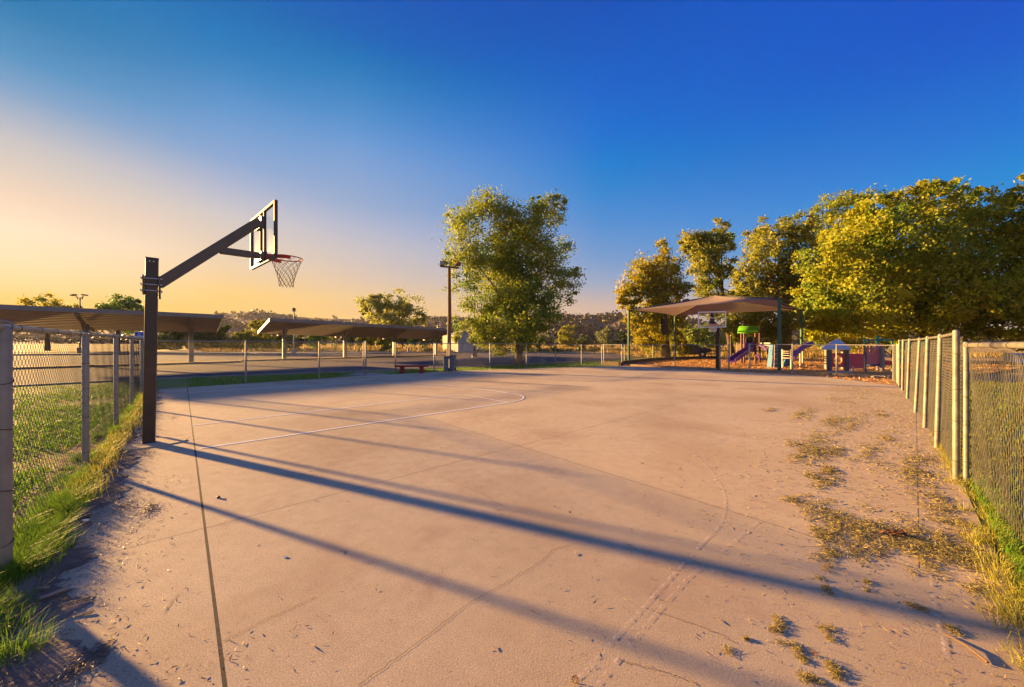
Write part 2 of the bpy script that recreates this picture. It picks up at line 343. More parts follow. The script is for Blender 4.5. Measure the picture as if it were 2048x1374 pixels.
def glass():
    m = D.materials.new('clear_acrylic'); m.use_nodes = True; t = m.node_tree; t.nodes.clear(); L = t.links.new
    o = t.nodes.new('ShaderNodeOutputMaterial'); tr = t.nodes.new('ShaderNodeBsdfTransparent'); tr.inputs[0].default_value = (.93, .95, .95, 1)
    gl = t.nodes.new('ShaderNodeBsdfGlossy'); gl.inputs['Roughness'].default_value = .25; df = t.nodes.new('ShaderNodeBsdfDiffuse'); df.inputs[0].default_value = (.7, .7, .7, 1)
    tl = t.nodes.new('ShaderNodeBsdfTranslucent'); tl.inputs[0].default_value = (.7, .7, .7, 1)
    a = t.nodes.new('ShaderNodeMixShader'); a.inputs[0].default_value = .004; L(tr.outputs[0], a.inputs[1]); L(gl.outputs[0], a.inputs[2])
    d = t.nodes.new('ShaderNodeMixShader'); d.inputs[0].default_value = .5; L(df.outputs[0], d.inputs[1]); L(tl.outputs[0], d.inputs[2])
    c = t.nodes.new('ShaderNodeMixShader'); c.inputs[0].default_value = .035; L(a.outputs[0], c.inputs[1]); L(d.outputs[0], c.inputs[2]); L(c.outputs[0], o.inputs[0]); return m
M['glass'] = glass()

# ------------------------------------------------------------------ ground sheets
def sheet(name, pts, z, m):
    mb = MB(); mb.add([(p[0], p[1], z) for p in pts], [tuple(range(len(pts)))]); o = mb.build(name, m)
    for p in o.data.polygons:
        if p.normal.z < 0: p.flip()
    return tag(o, kind='structure')
sheet('ground', [(-3000, -400), (3000, -400), (3000, 3500), (-3000, 3500)], -.08, M['ground'])
verge = [(-900, 800), (-200, 785), (40, 771), (315, 757), (640, 745), (900, 735), (1060, 727), (1200, 720), (1300, 713), (1420, 708)]
vg = [G(*p)[:2] for p in verge]
far = [(1400, 704.5), (1330, 706.5), (1060, 704), (900, 702), (500, 700.5), (300, 701.5), (-300, 706), (-1400, 720)]
fg = [G(*p)[:2] for p in far]
sheet('parking_lot', vg + fg, -.05, M['asphalt'])
sheet('dry_field', [fg[-1]] + [(-600, 60), (-600, 420), (600, 420), (600, 45), (70, 42), G(1470, 712)[:2]] + fg[:-1], -.07, M['field'])
# court slab outline (world xy), panels cut along its joints
LEFT_U = -.62
top_edge = [G(*p)[:2] for p in [(735, 750.5), (790, 748), (900, 742), (980, 738.5), (1060, 737), (1200, 733), (1244, 732), (1440, 741.5), (1640, 752.6), (1793, 771)]]
outline = [UV(LEFT_U, 1.2)[:2], UV(LEFT_U, -17.25)[:2], UV(4.4, -17.3)[:2]] + top_edge + [UV(16.5, .12)[:2], UV(8, .32)[:2], UV(4, .42)[:2], UV(2, .42)[:2], UV(-.3, .9)[:2], UV(LEFT_U, 1.2)[:2]]
outline = outline[:-1]
def clip(poly, f):
    out = []
    for i in range(len(poly)):
        a, b = poly[i], poly[(i + 1) % len(poly)]; fa, fb = f(a), f(b)
        if fa >= 0: out.append(a)
        if (fa >= 0) != (fb >= 0): out.append(a + (b - a) * fa / (fa - fb))
    return out
court = D.objects.new('basketball_court', None); COL.objects.link(court); tag(court, kind='structure')
ucuts = [-5, .15, 3.85, 7.05, 10.6, 14.2, 17.8, 21.4, 40]
for i in range(len(ucuts) - 1):
    vcuts = [-40, -4.1, .02, 5] if i > 1 else [-40, -4.1, 5]
    for j in range(len(vcuts) - 1):
        g0, g1 = (.009 if i == 1 else .0045), (.009 if i == 0 else .0045)
        u0, u1, v0, v1 = ucuts[i] + g0, ucuts[i + 1] - g1, vcuts[j] + .0035, vcuts[j + 1] - .0035
        poly = [np.array(p) for p in outline]
        for f in (lambda p: toUV(p)[0] - u0, lambda p: u1 - toUV(p)[0], lambda p: toUV(p)[1] - v0, lambda p: v1 - toUV(p)[1]):
            poly = clip(poly, f)
            if len(poly) < 3: break
        if len(poly) >= 3:
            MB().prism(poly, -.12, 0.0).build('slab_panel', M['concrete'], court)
def sheet_in(name, pts, z, m, parent, kind=None):
    o = sheet(name, pts, z, m); o.parent = parent
    if 'kind' in o: del o['kind']
    if kind: o['kind'] = kind
    return o
sheet('joint_filler', [p * .999 for p in outline], -.0003, M['filler'])
# grass verge between slab and asphalt, left lawn, right lawn
lawn_edge = vg[:3]
sheet('verge', [vg[0], vg[1], vg[2], vg[3], vg[4], vg[5], vg[6], vg[7], vg[8], vg[9], G(1400, 716)[:2], G(1244, 731)[:2]] + [G(*p)[:2] for p in [(1200, 733), (1060, 737), (900, 742), (735, 750.5)]] + [UV(4.4, -17.3)[:2], UV(LEFT_U - .02, -17.3)[:2], UV(LEFT_U - .02, 1.2)[:2], UV(-6, 3)[:2]], -.03, M['lawn'])
sheet('lawn', [UV(-.5, 1.0)[:2], UV(2, .40)[:2], UV(4, .40)[:2], UV(8, .30)[:2], UV(16.6, .1)[:2], UV(21, .5)[:2], (60, 24), (80, 30), (120, 30), (120, -40), (0, -40)], -.035, M['lawn'])
# path through the gate gap
sheet('path', [G(*p)[:2] for p in [(728, 751), (655, 744), (700, 742.5), (760, 746), (792, 748)]], -.022, M['kerb'])
# kerb along the parking lot
kb = MB()
for a, b in zip(vg[:-1], vg[1:]): kb.bar((*a, -.02), (*b, -.02), .16, .09)
tag(kb.build('kerb', M['kerb']), kind='structure')
# dirt strip between slab and left fence: an uneven low mound with a ragged edge
nv, nu = 1100, 16
vv = np.linspace(-17.4, 1.0, nv); verts = []
ed = -.50 + .06 * np.sin(vv * 1.7) + .05 * np.sin(vv * 4.3 + 1) + .05 * np.sin(vv * 9.1 + 2) + .04 * np.convolve(rng.standard_normal(nv + 8), np.ones(9) / 3, 'valid')
for i, v in enumerate(vv):
    for j in range(nu):
        s = j / (nu - 1); u = -1.25 + (ed[i] + 1.25) * s
        z = .016 * math.sin(math.pi * min(1, s * 1.0)) ** .7 + .004 * rng.standard_normal() * (1 - s) + .003 - .012 * (s > .97)
        if s == 0: z = -.04
        verts.append(UV(u, v, z))
idx = np.arange(nv * nu).reshape(nv, nu)
q = np.stack([idx[:-1, :-1], idx[1:, :-1], idx[1:, 1:], idx[:-1, 1:]], -1).reshape(-1, 4)
tag(npmesh('dirt_strip', verts, q, M['dirt'], smooth=True), kind='structure')
# mulch ground of the playground
pg = [G(*p)[:2] for p in [(1244, 731.6), (1440, 741), (1640, 752), (1793, 770)]] + [UV(21.5, .3)[:2], (34, 24), (46, 34), (30, 37), (18.5, 38), G(1390, 715.5)[:2], G(1300, 719)[:2]]
nm = 60
sheet('mulch_ground', pg, -.012, M['mulch'])
# painted lines
def strip(name, pts, w, m, z=.004, kind=None):
    pts = [np.array(p[:2], float) for p in pts]; vs = []; n = len(pts)
    for i in range(n):
        t = pts[min(i + 1, n - 1)] - pts[max(i - 1, 0)]; t /= np.linalg.norm(t); nn_ = np.array([-t[1], t[0]])
        vs += [(*(pts[i] + nn_ * w / 2), z), (*(pts[i] - nn_ * w / 2), z)]
    o = npmesh(name, np.array(vs), np.array([[2 * i, 2 * i + 1, 2 * i + 3, 2 * i + 2] for i in range(n - 1)]), m, court)
    for p in o.data.polygons:
        if p.normal.z < 0: p.flip()
    return o
def smooth_pts(pts, n=12):
    pts = [np.array(p[:2], float) for p in pts]; out = []
    for i in range(len(pts) - 1):
        p0, p1, p2, p3 = pts[max(i - 1, 0)], pts[i], pts[i + 1], pts[min(i + 2, len(pts) - 1)]
        for k in range(n):
            t = k / n; out.append(.5 * ((2 * p1) + (-p0 + p2) * t + (2 * p0 - 5 * p1 + 4 * p2 - p3) * t * t + (-p0 + 3 * p1 - 3 * p2 + p3) * t ** 3))
    out.append(pts[-1]); return out
strip('key_line', [UV(.16, -9.29), UV(6.46, -9.29)], .06, M['line'])
strip('key_line', [UV(.20, -7.2), UV(6.38, -7.2)], .065, M['line'], .0045)
strip('free_throw_line', [UV(6.4, -9.26), UV(6.4, -7.23)], .045, M['line'], .005)
strip('free_throw_arc', [UV(6.4 + 1.2 * math.sin(a), -8.245 - 1.04 * math.cos(a)) for a in np.linspace(.4, math.pi, 30)], .05, M['line'], .0055)
strip('three_point_line', smooth_pts([UV(.14, -15.4), UV(3, -15.1), UV(5.5, -14.4), UV(6.6, -12.9), UV(7.25, -11.3), UV(7.55, -9.5), UV(7.6, -8.6)], 8), .06, M['line'], .006)
strip('three_point_line', smooth_pts([G(*p) for p in [(1140, 1372), (1330, 1166), (1400, 1090), (1438, 1050), (1449, 1010), (1443, 975), (1420, 940), (1385, 905), (1340, 880)]], 8), .011, M['line_worn'], .004)
strip('faded_line', [G(1190, 1372), G(1292, 1248), G(1370, 1160), G(1520, 1040)], .008, M['line_worn'], .0045)
strip('faded_line', [G(1165, 1372), G(1275, 1245)], .09, M['line_ghost'], .0035)
strip('faded_line', [G(415, 985), G(432, 1065), G(462, 1200), G(500, 1374)], .009, M['line_ghost'], .004)
strip('faded_line', [G(1858, 1140), G(1866, 1200), G(1878, 1262)], .014, M['line_worn'], .004)
strip('faded_line', [G(1883, 1272), G(1892, 1318)], .014, M['line_worn'], .0045)
strip('faded_line', [UV(.2, -8.4), UV(6.3, -8.6)], .02, M['line_ghost'], .0033)
def crack(pts, w, amp, seed):
    r = random.Random(seed); out = []
    for a, b in zip(pts[:-1], pts[1:]):
        for k in range(14):
            t = k / 14; p = a + (b - a) * t; out.append((p[0] + r.uniform(-amp, amp), p[1] + r.uniform(-amp, amp)))
    strip('crack', out, w, M['crack'], .0025)
crack([G(*p) for p in [(715, 1372), (830, 1290), (930, 1212), (985, 1180), (1080, 1125), (1105, 1100), (1140, 1090)]], .0032, .006, 1)
crack([G(*p) for p in [(405, 1058), (480, 1042)]], .004, .003, 2)
crack([G(*p) for p in [(440, 1285), (520, 1245), (640, 1190)]], .003, .006, 3)
crack([G(*p) for p in [(330, 1225), (345, 1200), (360, 1187)]], .004, .004, 4)
crack([G(*p) for p in [(870, 950), (960, 985), (1010, 1015)]], .003, .01, 5)
crack([G(*p) for p in [(1300, 1220), (1420, 1260), (1480, 1290)]], .003, .01, 6)
crack([G(*p) for p in [(1240, 1320), (1330, 1345), (1400, 1372)]], .003, .01, 8)
crack([G(*p) for p in [(285, 833), (375, 828)]], .008, .006, 9)

# ------------------------------------------------------------------ scattered blades
def blades(name, base, h, w, lean, m, parent=None, curl=.5, ldir=None):
    n = len(base); a = rng.uniform(0, 2 * np.pi, n); dx = np.stack([np.cos(a), np.sin(a), np.zeros(n)], -1)
    b = a + np.pi / 2 + rng.normal(0, .4, n); ld = (np.stack([np.cos(b), np.sin(b), np.zeros(n)], -1) if ldir is None else ldir) * (lean * rng.uniform(.2, 1.2, n))[:, None]
    h = h[:, None]; w = w[:, None]; up = np.array([0, 0, 1.])
    p1 = base + up * h * .55 + ld * h * .3; p2 = base + up * h * (1 - .25 * np.abs(lean))[:, None] + ld * h
    v = np.stack([base - dx * w / 2, base + dx * w / 2, p1 + dx * w * .4, p1 - dx * w * .4, p2], 1).reshape(-1, 3)
    k = np.arange(n)[:, None] * 5
    return npmesh(name, v, [k + np.array([[0, 1, 2, 3]]), k + np.array([[3, 2, 4]])], m, parent)
def flakes(name, c, ln, wd, tilt, m, parent=None, ang=None):
    n = len(c); a = rng.uniform(0, 2 * np.pi, n) if ang is None else ang
    d = np.stack([np.cos(a), np.sin(a), tilt * rng.standard_normal(n)], -1); d /= np.linalg.norm(d, axis=1)[:, None]
    s = np.stack([-np.sin(a), np.cos(a), .6 * rng.standard_normal(n)], -1); s /= np.linalg.norm(s, axis=1)[:, None]
    A = d * ln[:, None] / 2; B = s * wd[:, None] / 2
    v = np.stack([c - A, c - A * .2 + B, c + A, c + A * .1 - B], 1).reshape(-1, 3)
    return npmesh(name, v, np.arange(n * 4).reshape(n, 4), m, parent)
U = rng.uniform
def uvpts(u, v, z): return np.stack([u * .741 + v * .671, u * .671 - v * .741, z], -1)
# tufts along the left fence
def tufts(cu, cv, rad, cnt, hmin, hmax, wmin, wmax, lean):
    B = []; Hh = []; Ld = []
    for a, b_, r, c in zip(cu, cv, rad, cnt):
        d = rng.standard_normal((c, 2)); q = d * r * .5; B.append(uvpts(a + q[:, 0], b_ + q[:, 1], np.full(c, .0)))
        ang = np.arctan2(q[:, 1], q[:, 0]) + rng.normal(0, .7, c); Ld.append(np.cos(ang)[:, None] * Uv + np.sin(ang)[:, None] * Vv); Hh.append(U(hmin, hmax, c) * rng.uniform(.6, 1.25))
    B = np.concatenate(B); return B, np.concatenate(Hh), U(wmin, wmax, len(B)), np.full(len(B), lean), np.concatenate(Ld)
nc = 130; cv = np.concatenate([rng.normal(-5.0, .8, 55), rng.normal(-3.7, .5, 25), U(-15.5, -6.5, 50)]); cu = -.86 + rng.normal(0, .07, nc)
b, hh, ww, le, ld_ = tufts(cu, cv, U(.05, .13, nc), rng.integers(110, 300, nc), .05, .20, .0018, .0036, .85)
tag(blades('fence_grass', b, hh, ww, le, M['blade'], ldir=ld_), 'green grass tufts growing along the foot of the fence by the tall hoop', 'grass', kind='stuff')
n = 3500; v = U(-16, -5.5, n); b = uvpts(-.75 + rng.normal(0, .07, n), v, np.full(n, .02))
tag(blades('dry_fence_grass', b, U(.05, .2, n), U(.004, .007, n), np.full(n, .8), M['blade_dry']), 'yellowing grass mixed into the tufts behind the dark hoop pole', 'grass', kind='stuff')
# lawn beyond the left fence
n = 52000; v = -22 + 20 * U(0, 1, n) ** .6; u = -1.0 - 11 * U(0, 1, n) ** 1.7; k = (np.sin(u * 1.3 + v * .8) + np.sin(v * 1.9 - u) + rng.normal(0, .5, n)) > -1.2
b = uvpts(u, v, np.full(n, -.03))[k]
tag(blades('lawn_grass', b, U(.04, .13, len(b)), U(.008, .016, len(b)), np.full(len(b), .7), M['blade']), 'sunlit lawn grass seen through the fence by the tall hoop', 'grass', kind='stuff')
# tufts along the right fence and lawn beyond it
nc = 150; cu = 2.3 + 15 * U(0, 1, nc) ** 1.6; cv = .43 - .018 * (cu - 4) + rng.normal(0, .05, nc)
b, hh, ww, le, ld_ = tufts(cu, cv, U(.05, .12, nc), rng.integers(50, 140, nc), .03, .13, .0022, .0045, .95)
tag(blades('verge_grass', b, hh, ww, le, M['blade_dry'], ldir=ld_), 'golden grass tufts along the foot of the leaning fence', 'grass', kind='stuff')
n = 2600; u = 2.2 + 4.5 * U(0, 1, n); v = .52 - .018 * (u - 4) + np.abs(rng.normal(0, .08, n)) - .06
tag(blades('verge_grass', uvpts(u, v, np.full(n, 0.0)), U(.05, .14, n), U(.003, .006, n), np.full(n, .8), M['blade']), 'greener grass tufts beside the low end of the leaning fence', 'grass', kind='stuff')
n = 46000; u = 2.5 + 22 * U(0, 1, n) ** 1.2; v = .5 + 16 * U(0, 1, n) ** 1.7
tag(blades('lawn_grass', uvpts(u, v, np.full(n, -.035)), U(.04, .14, n), U(.010, .02, n), np.full(n, .7), M['lawn_blade']), 'yellow green lawn beyond the leaning fence under the big tree', 'grass', kind='stuff')
# verge between slab and parking lot
t = U(0, 1, 9000); pa = np.array([UV(.2, -17.4), G(560, 760), G(735, 752), G(900, 742.5), G(1060, 737.5), G(1200, 733.5)]); pb = np.array([UV(.2, -22), G(640, 746), G(735, 743), G(900, 736), G(1060, 728), G(1200, 721)])
sg = U(0, 4.999, 9000); i0 = sg.astype(int); fr = (sg - i0)[:, None]; A_ = pa[i0] * (1 - fr) + pa[i0 + 1] * fr; B_ = pb[i0] * (1 - fr) + pb[i0 + 1] * fr
b = A_ + (B_ - A_) * t[:, None]; b[:, 2] = -.03
gap = ~((b[:, 0] > -8.2) & (b[:, 0] < -6.2))
b = b[gap]
tag(blades('verge_turf', b, U(.05, .12, len(b)), U(.015, .03, len(b)), np.full(len(b), .7), M['blade']), 'green turf strip between the court and the parking lot', 'grass', kind='stuff')
# tall dry grass of the field
n = 26000; Yd = 62 + 170 * U(0, 1, n) ** 1.6; X = Yd * U(-.85, 1.0, n); b = np.stack([X, Yd, np.full(n, -.07)], -1)
k = ~((X > 8) & (Yd < 58)); b = b[k]
tag(blades('dry_grass', b, U(.3, .8, len(b)), U(.10, .22, len(b)), np.full(len(b), .5), M['blade_gold']), 'tall golden dry grass covering the field beyond the parking lot', 'grass', kind='stuff')
n = 9000; X = U(14, 62, n); Yd = 38 + 26 * U(0, 1, n); b = np.stack([X, Yd, np.full(n, -.07)], -1)
tag(blades('dry_grass', b, U(.2, .6, n), U(.06, .14, n), np.full(n, .5), M['blade_gold']), 'golden dry grass behind the playground and its shade sail', 'grass', kind='stuff')
# clippings on the slab
cl = []
def patch(px, py, sx, sy, cnt):       # centre pixel, spread in metres along u / v
    c = G(px, py); cl.append((c, sx, sy, cnt))
for a in [(1545, 818, .2, .06, 140), (1600, 830, .5, .08, 420), (1660, 845, .5, .09, 500), (1700, 852, .4, .07, 250), (1640, 880, .35, .10, 380), (1600, 885, .2, .08, 200), (1635, 905, .25, .10, 460), (1660, 900, .2, .1, 300), (1605, 915, .25, .07, 200), (1740, 898, .35, .06, 250), (1655, 938, .12, .06, 240), (1640, 960, .16, .07, 330), (1700, 780, .9, .35, 600), (1690, 800, .6, .25, 420), (1720, 835, .5, .12, 220), (1760, 830, .3, .1, 160), (1790, 880, .3, .1, 160), (1815, 935, .3, .1, 300), (1850, 920, .3, .1, 240),
          (1590, 1000, .12, .07, 190), (1640, 1020, .18, .06, 360), (1690, 1040, .2, .07, 520), (1700, 1065, .2, .07, 520), (1750, 1065, .2, .06, 620), (1820, 1080, .18, .07, 640), (1870, 1090, .18, .07, 640), (1900, 1110, .15, .07, 520), (1640, 1065, .1, .05, 240), (1660, 1110, .12, .04, 260), (1730, 1105, .15, .05, 260), (1850, 1125, .12, .04, 220), (1950, 1120, .14, .06, 420), (1960, 1180, .12, .05, 260),
          (1650, 1170, .06, .02, 110), (1560, 1265, .035, .022, 190), (1600, 1310, .03, .02, 170), (1620, 1355, .03, .03, 190), (1675, 1345, .022, .022, 210), (1490, 1275, .012, .008, 60), (1660, 1265, .05, .02, 130), (1735, 1175, .05, .015, 60), (1840, 1210, .05, .02, 80), (1900, 1260, .05, .02, 80), (1450, 1300, .04, .015, 50), (1560, 1240, .05, .02, 70), (1840, 960, .3, .08, 300), (1880, 1010, .2, .08, 300), (1930, 1060, .15, .07, 320)]: patch(*a)
cs = []
for c, sx, sy, k in cl:
    k2 = int(k * 1.8)
    cen = c + (rng.normal(0, sx, (max(3, k2 // 40), 1)) * Uv + rng.normal(0, sy, (max(3, k2 // 40), 1)) * Vv)
    w = rng.integers(0, len(cen), k2); p = cen[w] + rng.normal(0, .36, (k2, 1)) * sx * Uv + rng.normal(0, .55, (k2, 1)) * sy * Vv
    hz = np.exp(-((p - cen[w]) ** 2).sum(1) / (.10 * (sx + sy)) ** 2); p[:, 2] = U(.003, 1, k2) * (.006 + .019 * hz * min(1, sy / .04)) + .002; cs.append(p)
n = 8000; uu = U(1.5, 17, n); vx = .3 - np.abs(rng.normal(0, 1.0, n)); p = uvpts(uu, vx, U(.002, .006, n)); cs.append(p)
cs = np.concatenate(cs); ins = np.array([toUV(q)[1] for q in cs]) < .6; cs = cs[ins]; dist = np.linalg.norm(cs[:, :2], axis=1)
tag(flakes('grass_clippings', cs, U(.012, .05, len(cs)) * np.clip(dist / 3, .6, 1.8), U(.002, .0045, len(cs)) * np.clip(dist / 3, .8, 2.2), .35, M['clip']), 'dried grass clippings strewn over the concrete near the leaning fence', 'grass clippings', kind='stuff')
# small twigs, leaf bits and litter everywhere on the slab
n = 520; pu, pv = U(.3, 12, n), U(-8, .2, n); p = uvpts(pu, pv, np.full(n, .006))
tag(flakes('twig_litter', p, U(.015, .06, n), U(.003, .009, n), .15, M['litter']), 'small dark twigs and leaf bits scattered over the court', 'litter', kind='stuff')
n = 26000; v = -16.5 * U(0, 1, n) ** 1.5; u = -.72 + rng.exponential(.13, n) * (1 + .8 * np.clip(np.sin(v * 2.1) + np.sin(v * 5.3 + 1) * .6, 0, 1.5)); p = uvpts(u, v, np.full(n, .0)); p[:, 2] = U(.004, .022, n) * np.clip((-.35 - u) * 4, .1, 1) + .003
tag(flakes('leaf_litter', p, U(.008, .04, n), U(.002, .006, n), .2, M['litter']), 'brown leaf litter and bark bits on the dirt beside the fence', 'leaf litter', kind='stuff')
pts = []
for px, py, sx, sy, k in [(300, 1018, .10, .04, 420), (245, 1015, .10, .05, 300), (150, 1335, .07, .03, 500), (200, 1310, .05, .02, 260), (120, 1080, .1, .05, 200), (60, 1190, .1, .06, 300), (290, 905, .2, .08, 420), (345, 835, .3, .05, 160), (350, 800, .3, .05, 140)]:
    c = G(px, py); q = c + rng.normal(0, sx, (k, 1)) * Vv + rng.normal(0, sy, (k, 1)) * Uv; q[:, 2] = np.abs(rng.normal(0, .006, k)) + .004; pts.append(q)
p = np.concatenate(pts); n = len(p)
tag(flakes('bark_litter', p, U(.012, .05, n), U(.002, .005, n), .2, M['litter']), 'reddish brown shredded bark swept into streaks on the concrete', 'bark litter', kind='stuff')
n = 14000; a = U(0, 1, n); X = U(7.5, 34, n); Yd = U(14, 37, n); p = np.stack([X, Yd, U(-.01, .04, n)], -1)
def inside(pt, poly):
    x, y = pt; c = False; j = len(poly) - 1
    for i in range(len(poly)):
        if (poly[i][1] > y) != (poly[j][1] > y) and x < (poly[j][0] - poly[i][0]) * (y - poly[i][1]) / (poly[j][1] - poly[i][1]) + poly[i][0]: c = not c
        j = i
    return c
p = np.array([q for q in p if inside(q[:2], pg)]); n = len(p)
tag(flakes('wood_chips', p, U(.06, .2, n), U(.03, .07, n), .5, M['chip']), 'orange wood chips covering the playground floor', 'wood chips', kind='stuff')

# ------------------------------------------------------------------ chain link fences
def wire_panel(name, L, h, cell, r, sag=None):
    half = cell / 2; nx = int(round(L / half)); nz = int(round(h / half)); half = L / nx; hz = h / nz
    k = np.arange(nx)[:, None]; s = np.arange(nz + 1)[None, :]
    x = (k + ((s + k) % 2)) * half; x = x.astype(float); z = np.broadcast_to(s * hz, x.shape).astype(float).copy()
    y = np.where(((s + k) % 2) == 0, .0035, -.0035) * np.where(k % 2 == 0, 1, 1) + .002 * np.sin(x * 9 + z * 7)
    if sag is not None: x, y, z = sag(x, y, z)
    c = np.stack([x, y, z], -1)
    off = np.array([[math.cos(a), math.sin(a), 0] for a in (.3, .3 + 2 * math.pi / 3, .3 + 4 * math.pi / 3)]) * r
    v = c[:, :, None, :] + off[None, None]; R = nz + 1
    vid = np.arange(nx * R * 3).reshape(nx, R, 3); fs = []
    for a in range(3):
        b_ = (a + 1) % 3; fs.append(np.stack([vid[:, :-1, a], vid[:, :-1, b_], vid[:, 1:, b_], vid[:, 1:, a]], -1).reshape(-1, 4))
    fs = np.concatenate(fs); o = npmesh(name, v.reshape(-1, 3), fs, M['wire']); me = o.data; D.objects.remove(o); return me
ME_near = wire_panel('wire_mesh', 2.9, 1.6, .080, .0018)
ME_far = wire_panel('wire_mesh', 2.9, 1.6, .115, .0020)
def sagf(x, y, z):
    t = np.clip((z - .75) / .85, 0, 1); n1 = np.sin(x * 2.1 + 1) * .05 + np.sin(x * 5.3) * .03
    return x + t * (.020 * np.sin(z * 14 + x * 3) + .012 * np.sin(x * 11 + z * 5)), y + t * .02 * np.sin(x * 2.7 + z * 3), z - t * (.02 + .6 * np.abs(n1)) * np.sin(np.clip(x / 2.9, 0, 1) * math.pi) ** .5
ME_sag = wire_panel('wire_mesh', 2.9, 1.6, .105, .0021, sagf)
POSTME = {}
def post_mesh(h, r, m):
    key = (round(h, 3), r, m.name)
    if key not in POSTME:
        o = MB().tube([(0, 0, -.1), (0, 0, h), (0, 0, h + r * .5), (0, 0, h + r * .8)], [r, r, r * .85, r * .3], 14).build('post', m, smooth=True); POSTME[key] = o.data; D.objects.remove(o)
    return POSTME[key]
o = MB().tube([(.036 * math.cos(a), .036 * math.sin(a), .012 * math.sin(a)) for a in np.linspace(0, 2 * math.pi, 15)[:-1]], .0028, 4, closed=True).build('tie_wire', M['tie']); TIE = o.data; D.objects.remove(o)
o = MB().tube([(.05 * math.cos(a), 0, .045 * math.sin(a)) for a in np.linspace(0, 2 * math.pi, 17)[:-1]], .008, 6, closed=True).build('rail_loop', M['metal'], smooth=True); LOOP = o.data; D.objects.remove(o)
def fence(name, label, posts, hs, panel, r=.03, mpost=None, rail_r=.021, big=(), leans=None, ties=False, group=None, side=None, loops=False, skip_mesh=(), taller=.0):
    mpost = mpost or M['metal']; f = thing(name, label, 'fence', posts[0], group); base = np.array(posts[0])
    for i, p in enumerate(posts):
        h = hs[i] + (taller if i in big else 0); rr = r * 1.4 if i in big else r
        o = link('post', post_mesh(h, rr, mpost), f); o.location = Vector(np.array(p) - base)
        if leans: o.rotation_euler = leans[i]
        if ties:
            for z in np.linspace(.25, h - .3, 4):
                t = link('tie_wire', TIE, o); t.location = (0, 0, z + random.uniform(-.05, .05)); s = rr / .0335; t.scale = (s, s, 1); t.rotation_euler = (random.uniform(-.2, .2), 0, random.uniform(0, 3))
        if loops:
            t = link('rail_loop', LOOP, o); t.location = (0, 0, h + .02); q = posts[min(i + 1, len(posts) - 1)] - np.array(posts[min(i, len(posts) - 2)]); t.rotation_euler = (0, 0, math.atan2(q[1], q[0]) + math.pi / 2)
    top = [np.array(p) + np.array([0, 0, hs[i] + (.02 if loops else -.02)]) for i, p in enumerate(posts)]
    if leans: top = [t + np.array([math.sin(leans[i][1]) * hs[i], -math.sin(leans[i][0]) * hs[i], 0]) for i, t in enumerate(top)]
    runs = []
    for i in range(len(posts) - 1):
        if i in skip_mesh: continue
        MB().tube([top[i], top[i + 1]], rail_r, 10).build('top_rail', mpost, f, smooth=True)
        a, b_ = np.array(posts[i]), np.array(posts[i + 1]); d = b_ - a; Lb = np.linalg.norm(d)
        o = link('wire_mesh', panel, f); sd = np.array([-d[1], d[0], 0]) / Lb * (side if side is not None else .03)
        hm = (hs[i] + hs[i + 1]) / 2 - .05
        if leans:
            ux = (b_ - a) / Lb; av = ((top[i] - a) + (top[i + 1] - b_)) / 2; uz = av / hm * (hm / np.linalg.norm(av)); n_ = np.cross(uz, ux)
            Mx = Matrix(((ux[0] * Lb / 2.9, n_[0], uz[0] * hm / 1.6, 0), (ux[1] * Lb / 2.9, n_[1], uz[1] * hm / 1.6, 0), (ux[2] * Lb / 2.9, n_[2], uz[2] * hm / 1.6, 0), (0, 0, 0, 1)))
            o.matrix_local = Matrix.Translation(Vector(a - base + sd + np.array([0, 0, .01]))) @ Mx
        else:
            o.location = Vector(a - base + sd + np.array([0, 0, .01])); o.rotation_euler = (0, 0, math.atan2(d[1], d[0])); o.scale = (Lb / 2.9, 1, hm / 1.6)
        if ties:
            L_ = np.linalg.norm(top[i + 1] - top[i]); ang = math.atan2(d[1], d[0])
            for k in range(5):
                t = link('tie_wire', TIE, f); q = top[i] + (top[i + 1] - top[i]) * (k + .6) / 5.4; t.location = Vector(q - base); s = rail_r / .0335; t.scale = (s, s, 1); t.rotation_euler = (0, math.pi / 2, ang)
    return f
lv = [-17.5, -15.75, -12.85, -9.95, -7.05, -4.14, -1.25][::-1]
fence('chain_link_fence', 'chain link fence with grass tufts at its foot, running behind the dark hoop pole', [UV(-.9, v) for v in lv], [1.66, 1.68, 1.68, 1.69, 1.68, 1.68, 1.68], ME_near, .033, ties=True, side=.035, loops=True, big=(1,), rail_r=.024)
fence('chain_link_fence', 'chain link fence on the grass between the hoop pole and the bench opening', [UV(-.9, -17.5), UV(1.86, -17.5), UV(4.47, -17.5), UV(6.42, -17.6)], [1.66, 1.65, 1.62, 1.6], ME_near, .03, side=.03)
gp = MB()
f2 = [G(*p) for p in [(731.5, 751.2)]]
fence('chain_link_fence', 'chain link fence behind the red bench, bins and shady tree trunk', [G(*p) for p in [(791, 746), (868, 744), (899, 742.5), (980, 736), (1053, 732.5), (1111, 731), (1163, 729), (1204, 727.5)]], [1.57, 1.55, 1.54, 1.52, 1.5, 1.46, 1.43, 1.42], ME_far, .03, side=.03, rail_r=.02)
t = thing('gate_post', 'single steel gate post standing beside the end of the fence', 'post', f2[0]); link('post', post_mesh(1.62, .036, M['metal']), t)
g_ = MB().box(f2[0] + np.array([-.04, 0, .35]), (.14, .07, .1)); g_.build('latch', M['dark'], t)
fence('chain_link_fence', 'playground front fence beside the far hoop, near end of the shade sail', [G(*p) for p in [(1204, 728.2), (1244, 730.5), (1349, 734.5), (1440.5, 741.5), (1458, 742.3)]], [1.42, 1.43, 1.44, 1.45, 1.46], ME_far, .03, side=-.02, big=(4,))
